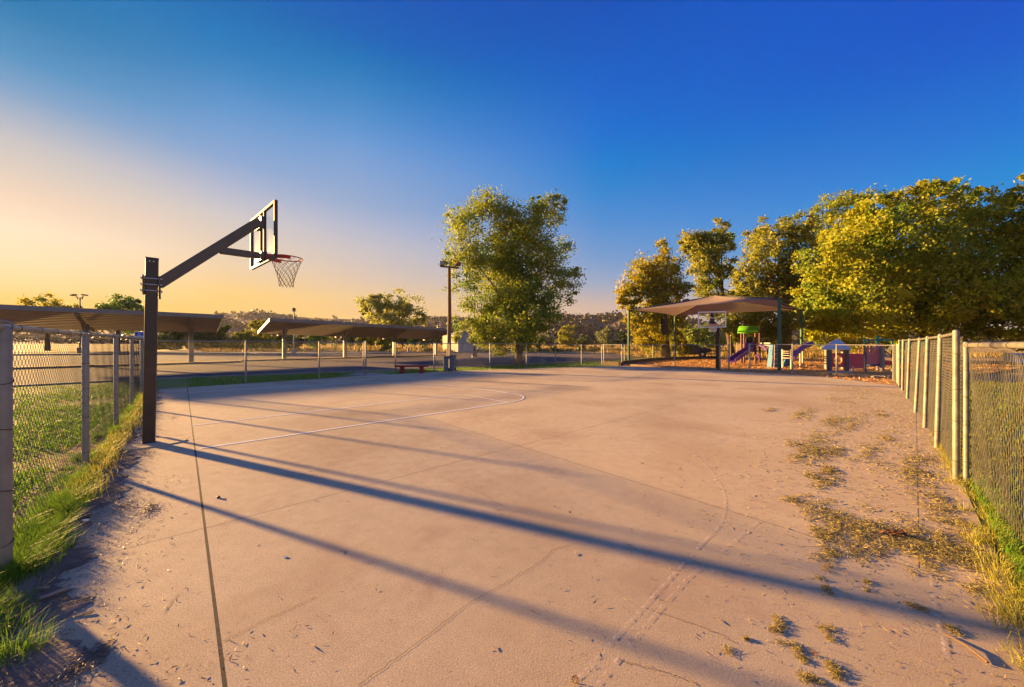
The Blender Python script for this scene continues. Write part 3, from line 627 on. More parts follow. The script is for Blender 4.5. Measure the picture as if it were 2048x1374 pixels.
fence('chain_link_fence', 'playground front fence before the crimson play panels and blue roof', [G(*p) for p in [(1499, 744.8), (1585, 749), (1673, 752.5), (1787, 760), (1796, 766)]], [1.5, 1.49, 1.49, 1.48, 1.5], ME_far, .03, side=-.02, big=(0, 4), mpost=M['metal'])
fence('chain_link_fence', 'playground back fence along the timber edging before the dry field', [G(*p) for p in [(1208, 726.5), (1249, 722), (1306, 718.5), (1359, 716.5), (1436, 715)]], [1.42, 1.38, 1.35, 1.33, 1.3], ME_far, .035, side=.02, skip_mesh=())
ru = [6.68, 8.5, 10.3, 12.4, 15.2, 17.6, 19.6]
lean_amt = [.0, .035, .035, .06, .04, .02, .0]
ln = [(0, a, 0) for a in lean_amt]
fence('chain_link_fence', 'tall chain link fence with leaning posts along the edge of the court', [UV(u, .32 - .055 * (u - 6.68)) for u in ru], [1.72, 1.70, 1.69, 1.68, 1.68, 1.67, 1.67], ME_near, .030, mpost=M['metal_old'], leans=ln, side=-.04, ties=True)
fence('chain_link_fence', 'low sagging end of fence with torn drooping mesh beside the tall post', [UV(6.62, .39), UV(4.02, .58), UV(1.2, .74)], [1.585, 1.60, 1.60], ME_sag, .024, mpost=M['metal_old'], side=.035, ties=True, rail_r=.027)

# ------------------------------------------------------------------ hoops
def torus_pts(c, r, n, ax=(1, 0, 0), ay=(0, 1, 0)):
    return [np.array(c) + r * (math.cos(a) * np.array(ax) + math.sin(a) * np.array(ay)) for a in np.linspace(0, 2 * math.pi, n + 1)[:-1]]
def net(mb, c, r0, r1, h, n, rows, tr):
    prof = lambda t: r1 + (r0 - r1) * (1 - t) ** 1.6
    for s in (1, -1):
        for k in range(n):
            pts = []
            for j in range(rows + 1):
                t = j / rows; a = 2 * math.pi * (k + s * j * .5) / n; r = prof(t) * (1 if j else 1); pts.append(np.array(c) + np.array([r * math.cos(a), r * math.sin(a), -h * t]))
            mb.tube(pts, tr, 4)
hp = thing('basketball_hoop', 'tall basketball hoop with dark square pole, slanted arm and clear backboard', 'basketball hoop', UV(-.382, -8.14))
pb_, pt_ = UV(-.382, -8.14, -.05), UV(-.345, -8.14, 2.92)
o = MB().bar(pb_, pt_, .148, .148, Vv).build('pole', M['post_black'], hp); bevel(o, .012, 2)
ax = (pt_ - pb_) / np.linalg.norm(pt_ - pb_)
bevel(MB().bar(pt_ + ax * .001, pt_ + ax * .012, .156, .156, Vv).build('pole_cap', M['post_black'], hp), .004)
bb = MB()
for dx in (-.025, .02):
    for dz in (-.05,): bb.tube([pt_ + Uv * dx + np.array([0, 0, dz]) + Vv * .07, pt_ + Uv * dx + np.array([0, 0, dz]) + Vv * .082], .008, 8)
bb.build('rivet', M['bolt'], hp)
base = MB(); base.prism([UV(-.382 + .42 * math.cos(a) * (1 + .15 * math.sin(3 * a)), -8.10 + .36 * math.sin(a) * (1 + .1 * math.cos(2 * a)))[:2] for a in np.linspace(0, 2 * math.pi, 25)[:-1]], -.02, .012); base.build('footing', M['concrete'], hp)
# clamp plates and threaded rods
zc0 = 2.50
for du, nm_ in ((-.092, 'clamp_plate'), (.092, 'clamp_plate')):
    c = pb_ + ax * (zc0 + .05); c = c + Uv * du; o = MB().box(c + np.array([0, 0, -.03 if du > 0 else 0]), (.022, .20, .30 + (.05 if du > 0 else 0)), Uv, Vv, (0, 0, 1)).build(nm_, M['arm'], hp); bevel(o, .003)
for k in range(3):
    for sv in (-1, 1):
        c = pb_ + ax * (zc0 + .05 + .10 - k * .095) + Vv * .084 * sv
        o = MB().tube([c - Uv * .125, c + Uv * .125], .0075, 8); o.tube([c - Uv * .121, c - Uv * .105], .014, 6); o.tube([c + Uv * .105, c + Uv * .121], .014, 6)
        o.build('threaded_rod', M['bolt'], hp, smooth=True)
bn, bf = UV(1.245, -7.65), UV(1.085, -9.25)
bd = (bf - bn); bw = np.linalg.norm(bd); bd /= bw; bnrm = np.array([-bd[1], bd[0], 0]);
if np.dot(bnrm, Uv) < 0: bnrm = -bnrm
bc = (bn + bf) / 2
z0, z1 = 3.10, 4.13
at_ = UV(1.09, -8.28, 3.87)
o = MB().bar(UV(-.28, -8.14, 2.52), at_, .135, .155).build('arm', M['arm'], hp); bevel(o, .012)
o = MB().bar(UV(.50, -8.20, 3.21), UV(1.09, -8.30, 3.225), .10, .115).build('brace', M['arm'], hp); bevel(o, .01)
# board frame, mullions, acrylic
def member(p, q, w, d, name='frame_bar'):
    p, q = np.array(p, float), np.array(q, float); dd = (q - p) / np.linalg.norm(q - p); sd = np.cross(bnrm, dd)
    o = MB().box((p + q) / 2, (np.linalg.norm(q - p), w, d), dd, sd, bnrm).build(name, M['alu'], hp); bevel(o, .003); return o
e = .022
member([*bn[:2], z0], [*bn[:2], z1], .045, .055); member([*bf[:2], z0], [*bf[:2], z1], .045, .055)
member([*(bn + bd * e)[:2], z1 - e], [*(bf - bd * e)[:2], z1 - e], .045, .052); member([*(bn + bd * e)[:2], z0 + e], [*(bf - bd * e)[:2], z0 + e], .045, .052)
for s in (.42, .58):
    q = bn + bd * bw * s; member([*q[:2], z0 + .05], [*q[:2], z1 - .05], .04, .045, 'mullion')
MB().box([*(bc + bnrm * .014)[:2], (z0 + z1) / 2], (bw - .05, .012, z1 - z0 - .05), bd, bnrm).build('backboard_panel', M['glass'], hp)
MB().box(np.array([*(bc - bnrm * .055)[:2], 3.87]), (.42, .05, .20), bd, bnrm).build('mounting_plate', M['arm'], hp)
MB().box(np.array([*(bc - bnrm * .055)[:2], 3.225]), (.42, .05, .16), bd, bnrm).build('mounting_plate', M['arm'], hp)
rc = bc + bnrm * .40; rz = 3.285; rc = np.array([*rc[:2], rz])
o = MB().tube(torus_pts(rc, .285, 32), .011, 8, closed=True).build('rim', M['rim'], hp, smooth=True)
rb = MB(); rb.box(np.array([*(bc + bnrm * .037)[:2], rz - .02]), (.22, .02, .14), bd, bnrm)
for s in (-1, 1):
    rb.add([np.array([*(bc + bnrm * .04 + bd * .08 * s)[:2], rz + .012]), np.array([*(bc + bnrm * .04 + bd * .08 * s)[:2], rz - .075]), rc - bnrm * .02 + bd * .285 * s + np.array([0, 0, -.035]), rc - bnrm * .02 + bd * .285 * s + np.array([0, 0, .012])], [(0, 1, 2, 3)])
    pts = [rc + .287 * (math.cos(a) * -bnrm + math.sin(a) * bd * s) for a in np.linspace(0, 1.55, 8)]
    for a, b_ in zip(pts[:-1], pts[1:]): rb.add([a + np.array([0, 0, .012]), a + np.array([0, 0, -.06]), b_ + np.array([0, 0, -.06]), b_ + np.array([0, 0, .012])], [(0, 1, 2, 3)])
o = rb.build('rim_bracket', M['rim'], hp); sm = o.modifiers.new('thick', 'SOLIDIFY'); sm.thickness = .008
nb = MB(); net(nb, rc + np.array([0, 0, -.015]), .28, .125, .56, 12, 8, .0042); nb.build('net', M['net'], hp)

# far hoop
fpb = UV(23.1, -7.7); h2 = thing('basketball_hoop', 'distant basketball hoop with black pole and white framed backboard by the playground', 'basketball hoop', fpb)
bevel(MB().bar(fpb + np.array([0, 0, -.05]), fpb + np.array([0, 0, 2.08]), .18, .18, Vv).build('pole', M['black'], h2), .015)
MB().box(fpb + np.array([0, 0, 2.09]), (.21, .21, .03), Uv, Vv).build('pole_cap', M['dark'], h2)
fb = UV(22.42, -7.76); wB, b0, b1 = 1.12, 2.45, 3.31
arm = [fpb + np.array([0, 0, 2.05]), fpb + np.array([0, 0, 2.35]) - Uv * .08, fpb - Uv * .28 + np.array([0, 0, 2.62]), fb + Uv * .10 + np.array([0, 0, 2.72])]
for a, b_ in zip(arm[:-1], arm[1:]): MB().bar(a, b_, .15, .17, Vv).build('arm_segment', M['black'], h2)
BD = (P(1451, 640, 20.55) - P(1397, 640, 21.0)); BD[2] = 0; wB = np.linalg.norm(BD); BD /= wB; BN = np.array([BD[1], -BD[0], 0])
fb = (P(1451, 640, 20.55) + P(1397, 640, 21.0)) / 2; fb[2] = 0
for nm_, c, sz in (('frame_bar', [0, 0, b1], (wB, .05, .06)), ('frame_bar', [0, 0, b0], (wB, .05, .06))): MB().box(fb + np.array(c), sz, BD, BN).build(nm_, M['white'], h2)
for s in (-1, 1): MB().box(fb + BD * s * (wB / 2) + np.array([0, 0, (b0 + b1) / 2]), (.06, .05, b1 - b0 + .06), BD, BN).build('frame_bar', M['white'], h2)
MB().box(fb + np.array([0, 0, (b0 + b1) / 2]), (wB - .06, .015, b1 - b0 - .06), BD, BN).build('backboard_panel', M['glass'], h2)
for s in (-1, 1): MB().box(fb + BN * .02 + BD * .22 * s + np.array([0, 0, 2.78]), (.03, .012, .36), BD, BN).build('target_square', M['white'], h2)
for z in (2.60, 2.96): MB().box(fb + BN * .022 + np.array([0, 0, z]), (.41, .012, .03), BD, BN).build('target_square', M['white'], h2)
for z, hh_, ww in ((2.80, .40, .24), (3.13, .22, .16)): MB().box(fb - BN * .06 + BD * .02 + np.array([0, 0, z]), (ww, .06, hh_), BD, BN).build('mounting_plate', M['black'], h2)
rc2 = fb + BN * .38 + np.array([0, 0, 2.60])
MB().tube(torus_pts(rc2, .25, 24), .016, 6, closed=True).build('rim', M['rim2'], h2)
MB().box(fb + BN * .10 + np.array([0, 0, 2.58]), (.2, .2, .10), BD, BN).build('rim_bracket', M['rim2'], h2)
nb = MB(); net(nb, rc2, .245, .16, .42, 10, 6, .008); nb.build('net', M['net2'], h2)

# ------------------------------------------------------------------ carports
def carport(label, F0, F1, zf0, zf1, width, drop, posts_t, group):
    d = np.array([F1[0] - F0[0], F1[1] - F0[1], 0]); L = np.linalg.norm(d); d /= L; n_ = -Vv
    cp = thing('carport', label, 'carport', F0, group)
    F0 = np.array([F0[0], F0[1], zf0]); F1 = np.array([F1[0], F1[1], zf1]); back = n_ * width - np.array([0, 0, drop])
    # ribbed deck: a corrugated profile run along the length
    prof = []; N_ = 11
    for i in range(N_):
        t0 = i / N_
        for a, zz in ((0, 0), (.55, 0), (.62, .05), (.93, .05)): prof.append((t0 + a / N_, zz * 1.9))
    prof.append((1, 0)); vs = []
    for t, zz in prof: vs += [F0 + back * t + np.array([0, 0, zz - .10]), F1 + back * t + np.array([0, 0, zz - .10])]
    k = np.arange(len(prof) - 1)[:, None] * 2
    o = npmesh('roof_deck', np.array(vs), k + np.array([[0, 1, 3, 2]]), M['roof'], cp); m_ = o.modifiers.new('thick', 'SOLIDIFY'); m_.thickness = .02; m_.offset = 1
    sl = back / np.linalg.norm(back)
    MB().bar(F0 - d * .03, F1 + d * .03, .05, .27).build('front_fascia', M['fascia'], cp)
    MB().bar(F0 + back - d * .03, F1 + back + d * .03, .05, .2).build('back_fascia', M['fascia'], cp)
    for a, s in ((F0, -1), (F1, 1)): MB().bar(a + d * s * .03 + sl * .02, a + back + d * s * .03, .05, .26).build('end_fascia', M['fascia'], cp)
    for t in posts_t:
        f = F0 + (F1 - F0) * (t / L); foot = f + n_ * 3.3; foot[2] = -.05; zt = f[2] - drop * 3.3 / width
        bevel(MB().bar(foot, [foot[0], foot[1], zt - .25], .30, .30, d).build('post', M['fascia'], cp), .02)
        be = MB(); hk = f + back * .985; hk[2] -= .16; ft = f + back * .03; ft[2] -= .16; pt = f + back * (3.3 / width); pt[2] -= .42
        be.bar(ft, pt, .14, .20); be.bar(pt, hk, .14, .20); be.build('beam', M['fascia'], cp)
        kn = MB(); kn.bar([foot[0], foot[1], zt - .85] - n_ * .12, f + back * .28 - np.array([0, 0, .24]), .12, .14); kn.build('knee_brace', M['fascia'], cp)
    return cp
F1c = np.array([-21.3, 26.9]); dU = Uv[:2]
carport('steel carport behind the hoop pole, the one cut off by the picture edge', F1c - dU * 11.6, F1c, 3.58, 3.48, 6.5, .96, [4.54, 9.89], 'steel carports in the parking lot')
F2 = np.array([-20.2, 30.5])
carport('steel carport with sunlit end fascia, reaching towards the shady tree', F2, F2 + dU * 18.6, 3.48, 3.0, 6.5, .98, [1.61, 7.0, 12.3, 17.65], 'steel carports in the parking lot')
# kerbed islands beneath the carports
def island(c0, c1, w, nose=False):
    c0, c1 = np.array(c0), np.array(c1); d = (c1 - c0) / np.linalg.norm(c1 - c0); s = np.array([-d[1], d[0]]); poly = []
    for c, sg in ((c1, 1), (c0, -1)):
        for a in np.linspace(-1.57, 1.57, 9): poly.append(c + sg * d * math.cos(a) * w / 2 + sg * s * math.sin(a) * w / 2)
    r = D.objects.new('parking_island', None); COL.objects.link(r); tag(r, kind='structure')
    MB().prism(poly, -.06, .03).build('kerb', M['kerb'], r)
    cen = (c0 + c1) / 2; MB().prism([cen + (p - cen) * np.array([.985, .985]) * 1 - s * np.sign(np.dot(p - cen, s)) * .1 for p in poly], .02, .06).build('mulch_bed', M['mulch2'], r)
nb2 = -Vv[:2]
island(F2 + nb2 * 3.3 - dU * .6, F2 + nb2 * 3.3 + dU * 19, 2.4)
island(F1c + nb2 * 3.3 - dU * 12, F1c + nb2 * 3.3 + dU * .2, 2.4)
kb = MB()
for a, b_ in (((-300, 712), (440, 708)), ((440, 708), (800, 707.5)), ((620, 703.5), (1050, 706))):
    kb.bar((*G(*a)[:2], .0), (*G(*b_)[:2], .0), .35, .24)
tag(kb.build('kerb', M['kerb']), kind='structure')
sheet('median', [G(*p)[:2] for p in [(-300, 710.5), (440, 707), (440, 704.5), (-300, 706.5)]], -.03, M['strip'])
# faded parking bay markings
mk = MB()
for k in range(7):
    for s0 in (0, 1):
        c = F2 + nb2 * (3.3 + (2 if s0 else -2)) + dU * (1 + k * 2.9); e_ = c + nb2 * (5 if s0 else -5.2)
        t = (e_ - c) / np.linalg.norm(e_ - c); q = np.array([-t[1], t[0]]) * .05
        mk.add([(*(c + q), -.044), (*(c - q), -.044), (*(e_ - q), -.044), (*(e_ + q), -.044)], [(0, 1, 2, 3)])
o = mk.build('bay_markings', M['line_worn']); tag(o, kind='structure')

# ------------------------------------------------------------------ small furniture
bp_ = G(824, 746.3); be = thing('bench', 'low red bench with slab seat in front of the fence', 'bench', bp_)
bx = (G(856, 745.6) - G(790, 746.2)); bL = np.linalg.norm(bx); bx /= bL; by = np.array([-bx[1], bx[0], 0])
bevel(MB().box(bp_ + np.array([0, 0, .37]), (bL, .36, .085), bx, by).build('seat', M['red'], be), .01)
for s in (-1, 1):
    c = bp_ + bx * s * bL * .29; l_ = MB(); l_.extrude([c - bx * .10 - by * .15, c + bx * .10 - by * .15, c + bx * .08 - by * .15 + np.array([0, 0, .25]), c + bx * .13 - by * .15 + np.array([0, 0, .33]), c - bx * .13 - by * .15 + np.array([0, 0, .33]), c - bx * .08 - by * .15 + np.array([0, 0, .25])], by * .30)
    bevel(l_.build('leg', M['red'], be), .01)
def bin_(label, p, sc, rot):
    t = thing('wheeled_bin', label, 'bin', p, 'wheeled bins by the lamp pole'); ax_, ay_ = np.array([math.cos(rot), math.sin(rot), 0]), np.array([-math.sin(rot), math.cos(rot), 0]); p = np.array(p)
    m_ = MB(); a, b_, h = .135 * sc, .17 * sc, .72 * sc
    vs = [p + ax_ * i * (a * .8) + ay_ * j * (b_ * .78) + np.array([0, 0, .03]) for i, j in ((-1, -1), (1, -1), (1, 1), (-1, 1))] + [p + ax_ * i * a + ay_ * j * b_ + np.array([0, 0, h]) for i, j in ((-1, -1), (1, -1), (1, 1), (-1, 1))]
    m_.add(vs, [(3, 2, 1, 0), (4, 5, 6, 7), (0, 1, 5, 4), (1, 2, 6, 5), (2, 3, 7, 6), (3, 0, 4, 7)]); bevel(m_.build('body', M['bin'], t), .02)
    l_ = MB(); l_.box(p + np.array([0, 0, h + .025]), (a * 2.12, b_ * 2.15, .05), ax_, ay_); l_.box(p + np.array([0, 0, h + .06]), (a * 1.6, b_ * 1.6, .03), ax_, ay_); bevel(l_.build('lid', M['bin_lid'], t), .012)
    hd = MB(); hd.tube([p + ay_ * (b_ + .05) - ax_ * a * .8 + np.array([0, 0, h - .03]), p + ay_ * (b_ + .05) + ax_ * a * .8 + np.array([0, 0, h - .03])], .014, 8); hd.build('handle', M['bin_lid'], t)
    for s in (-1, 1): MB().tube([p + ay_ * b_ * .8 + ax_ * s * a * .75 + np.array([0, 0, .09]), p + ay_ * b_ * .8 + ax_ * s * a * 1.0 + np.array([0, 0, .09])], .09, 14).build('wheel', M['rubber'], t)
bin_('shorter grey wheeled bin standing before the wooden lamp pole', G(892.5, 743.2), 1.06, .15)
bin_('taller grey wheeled bin with flared lid beside the wooden lamp pole', G(905, 742.8), 1.13, -.1)
# flood light pole
lp = G(897, 741.0); fl = thing('flood_light', 'brown wooden flood light pole with crossarm beside the two bins', 'flood light', lp)
topz = 1.6 + (684 - 533) / 730 * lp[1]
MB().tube([lp + np.array([0, 0, -.1]), lp + np.array([.06, 0, topz * .5]), lp + np.array([.04, 0, topz])], [.125, .11, .085], 12).build('pole', M['wood'], fl, smooth=True)
ca0, ca1 = P(880, 532.5, lp[1] - .15), P(918, 536, lp[1] - .15)
bevel(MB().bar(ca0, ca1, .08, .09).build('crossarm', M['wood'], fl), .01)
hd = MB(); c = P(884.5, 526.5, lp[1] - .2); hd.box(c, (.26, .18, .24), (1, .1, 0), (-.1, 1, 0), (0, 0, 1)); o = hd.build('lamp_head', M['greypost'], fl); bevel(o, .02)
MB().box(c + np.array([.01, -.1, -.01]), (.21, .02, .19)).build('lens', M['siding2'], o)
c = P(916.5, 529.5, lp[1] - .1); o = MB().tube([c + np.array([-.16, 0, -.03]), c + np.array([-.02, 0, .06]), c + np.array([.13, 0, .02])], [.07, .15, .12], 12).build('lamp_head', M['wood'], fl, smooth=True)
MB().box(lp + np.array([-.17, -.05, .62]), (.14, .1, .12)).build('junction_box', M['rim2'], fl)
# parking lot lamp poles
def lamp_pole(label, px, pybase, pytop, base_h, kind):
    p = G(px, pybase); t = thing('lamp_pole', label, 'lamp pole', p); Y = p[1]; zt = 1.6 + (684 - pytop) / 730 * Y
    MB().tube([p + np.array([0, 0, -.1]), p + np.array([0, 0, base_h])], .30, 16).build('concrete_base', M['kerb'], t, smooth=True)
    MB().tube([p + np.array([0, 0, base_h]), p + np.array([0, 0, zt])], [.09, .07], 10).build('pole', M['dark'] if kind != 'thin' else M['roof'], t, smooth=True)
    if kind == 'double':
        a_ = MB(); a_.bar(p + np.array([-.35, 0, zt - .15]), p + np.array([.35, 0, zt - .15]), .07, .07)
        for s in (-1, 1): a_.bar(p + np.array([s * .3, 0, zt - .15]), p + np.array([s * .55, -.05, zt + .32]), .07, .07); a_.bar(p + np.array([0, 0, zt]), p + np.array([s * .5, -.05, zt + .15]), .06, .06)
        a_.build('crossarm', M['dark'], t)
        for s in (-1, 1): bevel(MB().box(p + np.array([s * .8, -.1, zt + .42]), (.62, .4, .18), (1, 0, -.15 * s), (0, 1, 0), (.15 * s, 0, 1)).build('lamp_head', M['dark'], t), .03)
    else:
        MB().bar(p + np.array([-.3, 0, zt - .1]), p + np.array([.3, 0, zt - .1]), .06, .06).build('crossarm', M['dark'], t)
        if kind == 'thin': bevel(MB().box(p + np.array([0, 0, zt + .15]), (.3, .3, .4)).build('lamp_head', M['wood'], t), .03)
        else: bevel(MB().box(p + np.array([.4, 0, zt]), (.5, .3, .15)).build('lamp_head', M['dark'], t), .03)
    return t
lamp_pole('dark twin headed lamp pole rising above the carport behind the hoop pole', 160, 706, 596, .8, 'double')
lamp_pole('thin lamp pole on a concrete base behind the sunlit carport end', 588, 707.5, 621, .7, 'thin')
lamp_pole('lamp pole on a round concrete base half hidden by the shady tree', 949, 714, 560, .6, 'single')
# yellow bollards
for i, (px, py) in enumerate([(817, 704.5)]):
    p = G(px, py); t = thing('bollard', 'short pale yellow bollard under the carport near the bare scrub', 'bollard', p); MB().tube([p, p + np.array([0, 0, .7]), p + np.array([0, 0, .82])], [.2, .2, .08], 10).build('body', M['straw'], t, smooth=True)
# accessible parking sign
sp = P(279, 700, 24.0); sp[2] = 0; sg = thing('parking_sign', 'blue and white accessible parking sign on a post just left of the hoop pole', 'sign', sp)
MB().tube([sp + np.array([0, .03, -.1]), sp + np.array([0, .03, 2.35])], .028, 8).build('post', M['metal'], sg)
sc_ = P(278.7, 670.5, 24.0); R_ = np.array([.86, .5, 0]) ; Nn = np.array([.5, -.86, 0])
MB().box(sc_, (.46, .015, .46), R_, Nn).build('sign_plate', M['white'], sg)
MB().box(sc_ + Nn * .010 + np.array([0, 0, .085]), (.41, .008, .25), R_, Nn).build('symbol_panel', M['signblue'], sg)
wc = MB(); o_ = sc_ + Nn * .018 + np.array([0, 0, .085])
L2 = lambda a, b_: o_ + R_ * a + np.array([0, 0, b_])
wc.tube([L2(.07 * math.cos(a) + .0, -.045 + .06 * math.sin(a)) for a in np.linspace(2.2, 6.0, 12)], .012, 4); wc.tube([L2(-.02, .07), L2(-.02, 0), L2(.05, 0), L2(.085, -.07)], .014, 4); wc.tube([L2(-.02, .085), L2(-.02, .105)], .02, 6); wc.build('wheelchair_symbol', M['white'], sg)
MB().box(sc_ + Nn * .010 + np.array([0, 0, -.13]), (.36, .006, .13), R_, Nn).build('plate_band', M['skyroof'], sg)

# ------------------------------------------------------------------ shed
s0 = P(893, 700, 66.0); s1 = P(917, 700, 60.0); s2 = P(966, 700, 64.0)
for s_ in (s0, s1, s2): s_[2] = 0
sh = thing('shed', 'pale metal shed with grey blue end wall behind the carport', 'shed', s1)
dl = s0 - s1; dr = s2 - s1; Hs = 2.9
def cor(p, q, h0, n, name, m):
    d = q - p; Ld = np.linalg.norm(d); d = d / Ld
    for k in range(n):
        a = p + d * Ld * (k + .02) / n; b_ = p + d * Ld * (k + .98) / n; MB().bar((a[0], a[1], h0 / 2), (b_[0], b_[1], h0 / 2), .08, h0).build(name, m, sh)
dlN = dl / np.linalg.norm(dl) * 9; drN = dr
core = MB().prism([s1[:2], (s1 + drN)[:2], (s1 + drN + dlN)[:2], (s1 + dlN)[:2]], -.05, Hs - .05); 
core.build('wall', M['siding'], sh)
off = (-(dr / np.linalg.norm(dr)) * .04 - dl / np.linalg.norm(dl) * .04)
cor(s1 + off, s1 + dlN + off, Hs, 9, 'wall_panel', M['siding']); cor(s1 + off - dl * .001, s1 + drN + off, Hs, 5, 'end_panel', M['siding2'])
rf = MB(); mid = drN / 2; rr = np.array([0, 0, 1.0])
for a, b_, c_, d_ in [(s1 - drN * .05, s1 + mid, s1 + mid + dlN, s1 - drN * .05 + dlN), (s1 + mid, s1 + drN * 1.05, s1 + drN * 1.05 + dlN, s1 + mid + dlN)]:
    zz = lambda q, top: np.array([q[0], q[1], Hs + .02 + (1.0 if top else 0)])
    first = np.allclose(a, s1 - drN * .05)
    rf.add([zz(a, not first), zz(b_, first), zz(c_, first), zz(d_, not first)], [(0, 1, 2, 3)])
rf.add([np.array([*s1[:2], Hs]), np.array([*(s1 + mid)[:2], Hs + 1]), np.array([*(s1 + drN)[:2], Hs])], [(0, 1, 2)])
o = rf.build('roof', M['shedroof'], sh); m_ = o.modifiers.new('thick', 'SOLIDIFY'); m_.thickness = .08

# ------------------------------------------------------------------ shade sail
cs4 = {'left': np.array([8.9, 27.8, 3.98]), 'near': np.array([14.95, 20.4, 4.0]), 'far': np.array([22.05, 27.8, 4.0]), 'back': np.array([15.36, 34.4, 4.0])}
apx = np.array([15.3, 27.6, 5.05])
sh_ = thing('shade_canopy', 'tan fabric shade sail on four green posts over the playground', 'shade canopy', [15.3, 27.6, 0])
for k, c in cs4.items(): MB().tube([[c[0], c[1], -.1], c], .085, 12).build('post', M['green_pole'], sh_, smooth=True)
for k, c in cs4.items(): MB().tube([c, (c + apx) / 2 + np.array([0, 0, .0]), apx], .06, 8).build('hip_rafter', M['dark'], sh_, smooth=True)
keys = ['left', 'near', 'far', 'back']
for i in range(4):
    a, b_ = cs4[keys[i]], cs4[keys[(i + 1) % 4]]; n_ = 14; vs = []
    for r_ in range(n_ + 1):
        t = r_ / n_
        for s_ in range(n_ + 1):
            w_ = s_ / n_; e_ = a + (b_ - a) * w_; inward = (apx - e_); inward[2] = 0
            e_ = e_ + inward * .10 * 4 * w_ * (1 - w_) + np.array([0, 0, .06])     # hem curves inwards
            p = e_ + (apx + np.array([0, 0, .08]) - e_) * t; p = p - np.array([0, 0, 1]) * .30 * 4 * t * (1 - t) * (.5 + 2 * w_ * (1 - w_)) * .6
            vs.append(p)
    idx = np.arange((n_ + 1) ** 2).reshape(n_ + 1, n_ + 1); q = np.stack([idx[:-1, :-1], idx[:-1, 1:], idx[1:, 1:], idx[1:, :-1]], -1).reshape(-1, 4)
    npmesh('fabric_panel', np.array(vs), q, M['shade'], sh_, smooth=True)
MB().bar(cs4['near'] - np.array([0, 0, .1]), cs4['far'] - np.array([0, 0, .1]), .07, .07).build('cable', M['dark'], sh_)

# ------------------------------------------------------------------ playground
def T(px, py, Y): return P(px, py, Y)
def at(px, Y, z): return np.array([(px - 1024) / F * Y, Y, z])
def vtube(px, Y, z0, z1, r, n=10): return MB().tube([at(px, Y, z0), at(px, Y, z1)], r, n)
py_ = thing('slide_tower', 'play tower with lime green roof, maroon posts and purple slide', 'play tower', at(1500, 27.6, 0))
for px, Y, zt in ((1483, 27.2, 2.35), (1488.5, 28.6, 2.35), (1511, 27.0, 2.35), (1519.5, 28.4, 2.85)): vtube(px, Y, -.05, zt, .075).build('post', M['maroon'], py_, smooth=True)
# curved roof
A0, A1 = at(1475, 26.6, 2.33), at(1514, 26.3, 2.33); A2, A3 = at(1521, 28.9, 2.33), at(1484, 29.2, 2.33); vs = []; n_ = 8
for i in range(n_ + 1):
    t = i / n_; zz = .48 * (1 - (2 * t - 1) ** 2) ** .7
    for q0, q1 in ((A0, A1), (A3, A2)):
        pass
    vs += [A0 + (A3 - A0) * t + np.array([0, 0, zz]), A1 + (A2 - A1) * t + np.array([0, 0, zz])]
k = np.arange(n_)[:, None] * 2; o = npmesh('roof', np.array(vs), k + np.array([[0, 1, 3, 2]]), M['lime'], py_); m_ = o.modifiers.new('thick', 'SOLIDIFY'); m_.thickness = .12
MB().extrude([A0, A1] + [A1 + (A2 - A1) * .25 + np.array([0, 0, .38]), A0 + (A3 - A0) * .25 + np.array([0, 0, .38])], np.array([0, -.06, 0])).build('roof_lip', M['lime'], py_)
MB().prism([at(1483, 27.2, 0)[:2], at(1511, 27.0, 0)[:2], at(1519.5, 28.4, 0)[:2], at(1488.5, 28.6, 0)[:2]], .86, .94).build('deck', M['navy'], py_)
db = MB(); c = at(1499, 27.1, 1.78); 
db.tube([c + np.array([0, .05, 0]), c + np.array([0, -.06, 0]), c + np.array([0, -.16, 0]), c + np.array([0, -.2, 0])], [.24, .24, .16, .04], 16).build('bubble_window', M['black'], py_, smooth=True)
MB().extrude([at(1490, 27.15, .95), at(1509, 27.05, .95), at(1509, 27.05, 1.45), at(1505, 27.08, 1.75), at(1493, 27.12, 1.75), at(1490, 27.15, 1.45)], (0, .05, 0)).build('panel', M['purple'], py_)
# slide
a, b_ = at(1497, 27.0, .98), at(1462.5, 25.6, .22); dd = b_ - a; sdv = np.cross(dd / np.linalg.norm(dd), [0, 0, 1]); sdv /= np.linalg.norm(sdv)
sl = MB(); sl.bar(a, b_, .5, .05)
for s in (-1, 1): sl.bar(a + sdv * .26 * s + np.array([0, 0, .10]), b_ + sdv * .26 * s + np.array([0, 0, .10]), .05, .24)
sl.bar(b_, b_ + np.array([-.25, -.15, -.02]), .5, .05); sl.build('slide', M['purple'], py_)
MB().tube([at(1462.5, 25.6, -.05), at(1462.5, 25.6, .2)], .05, 8).build('slide_foot', M['maroon'], py_)
MB().tube([at(1470, 25.9, -.05), at(1470, 25.9, .36)], .04, 8).build('slide_foot', M['maroon'], py_)
gr = MB()
for k in range(6): gr.tube([at(1473 + k * 2.0, 28.9, .95), at(1473 + k * 2.0, 28.9, 1.5)], .02, 6)
gr.tube([at(1473, 28.9, 1.5), at(1484, 28.9, 1.5)], .025, 6); gr.tube([at(1473, 28.9, -.05), at(1473, 28.9, .95)], .03, 6); gr.build('guard_rail', M['beige'], py_)
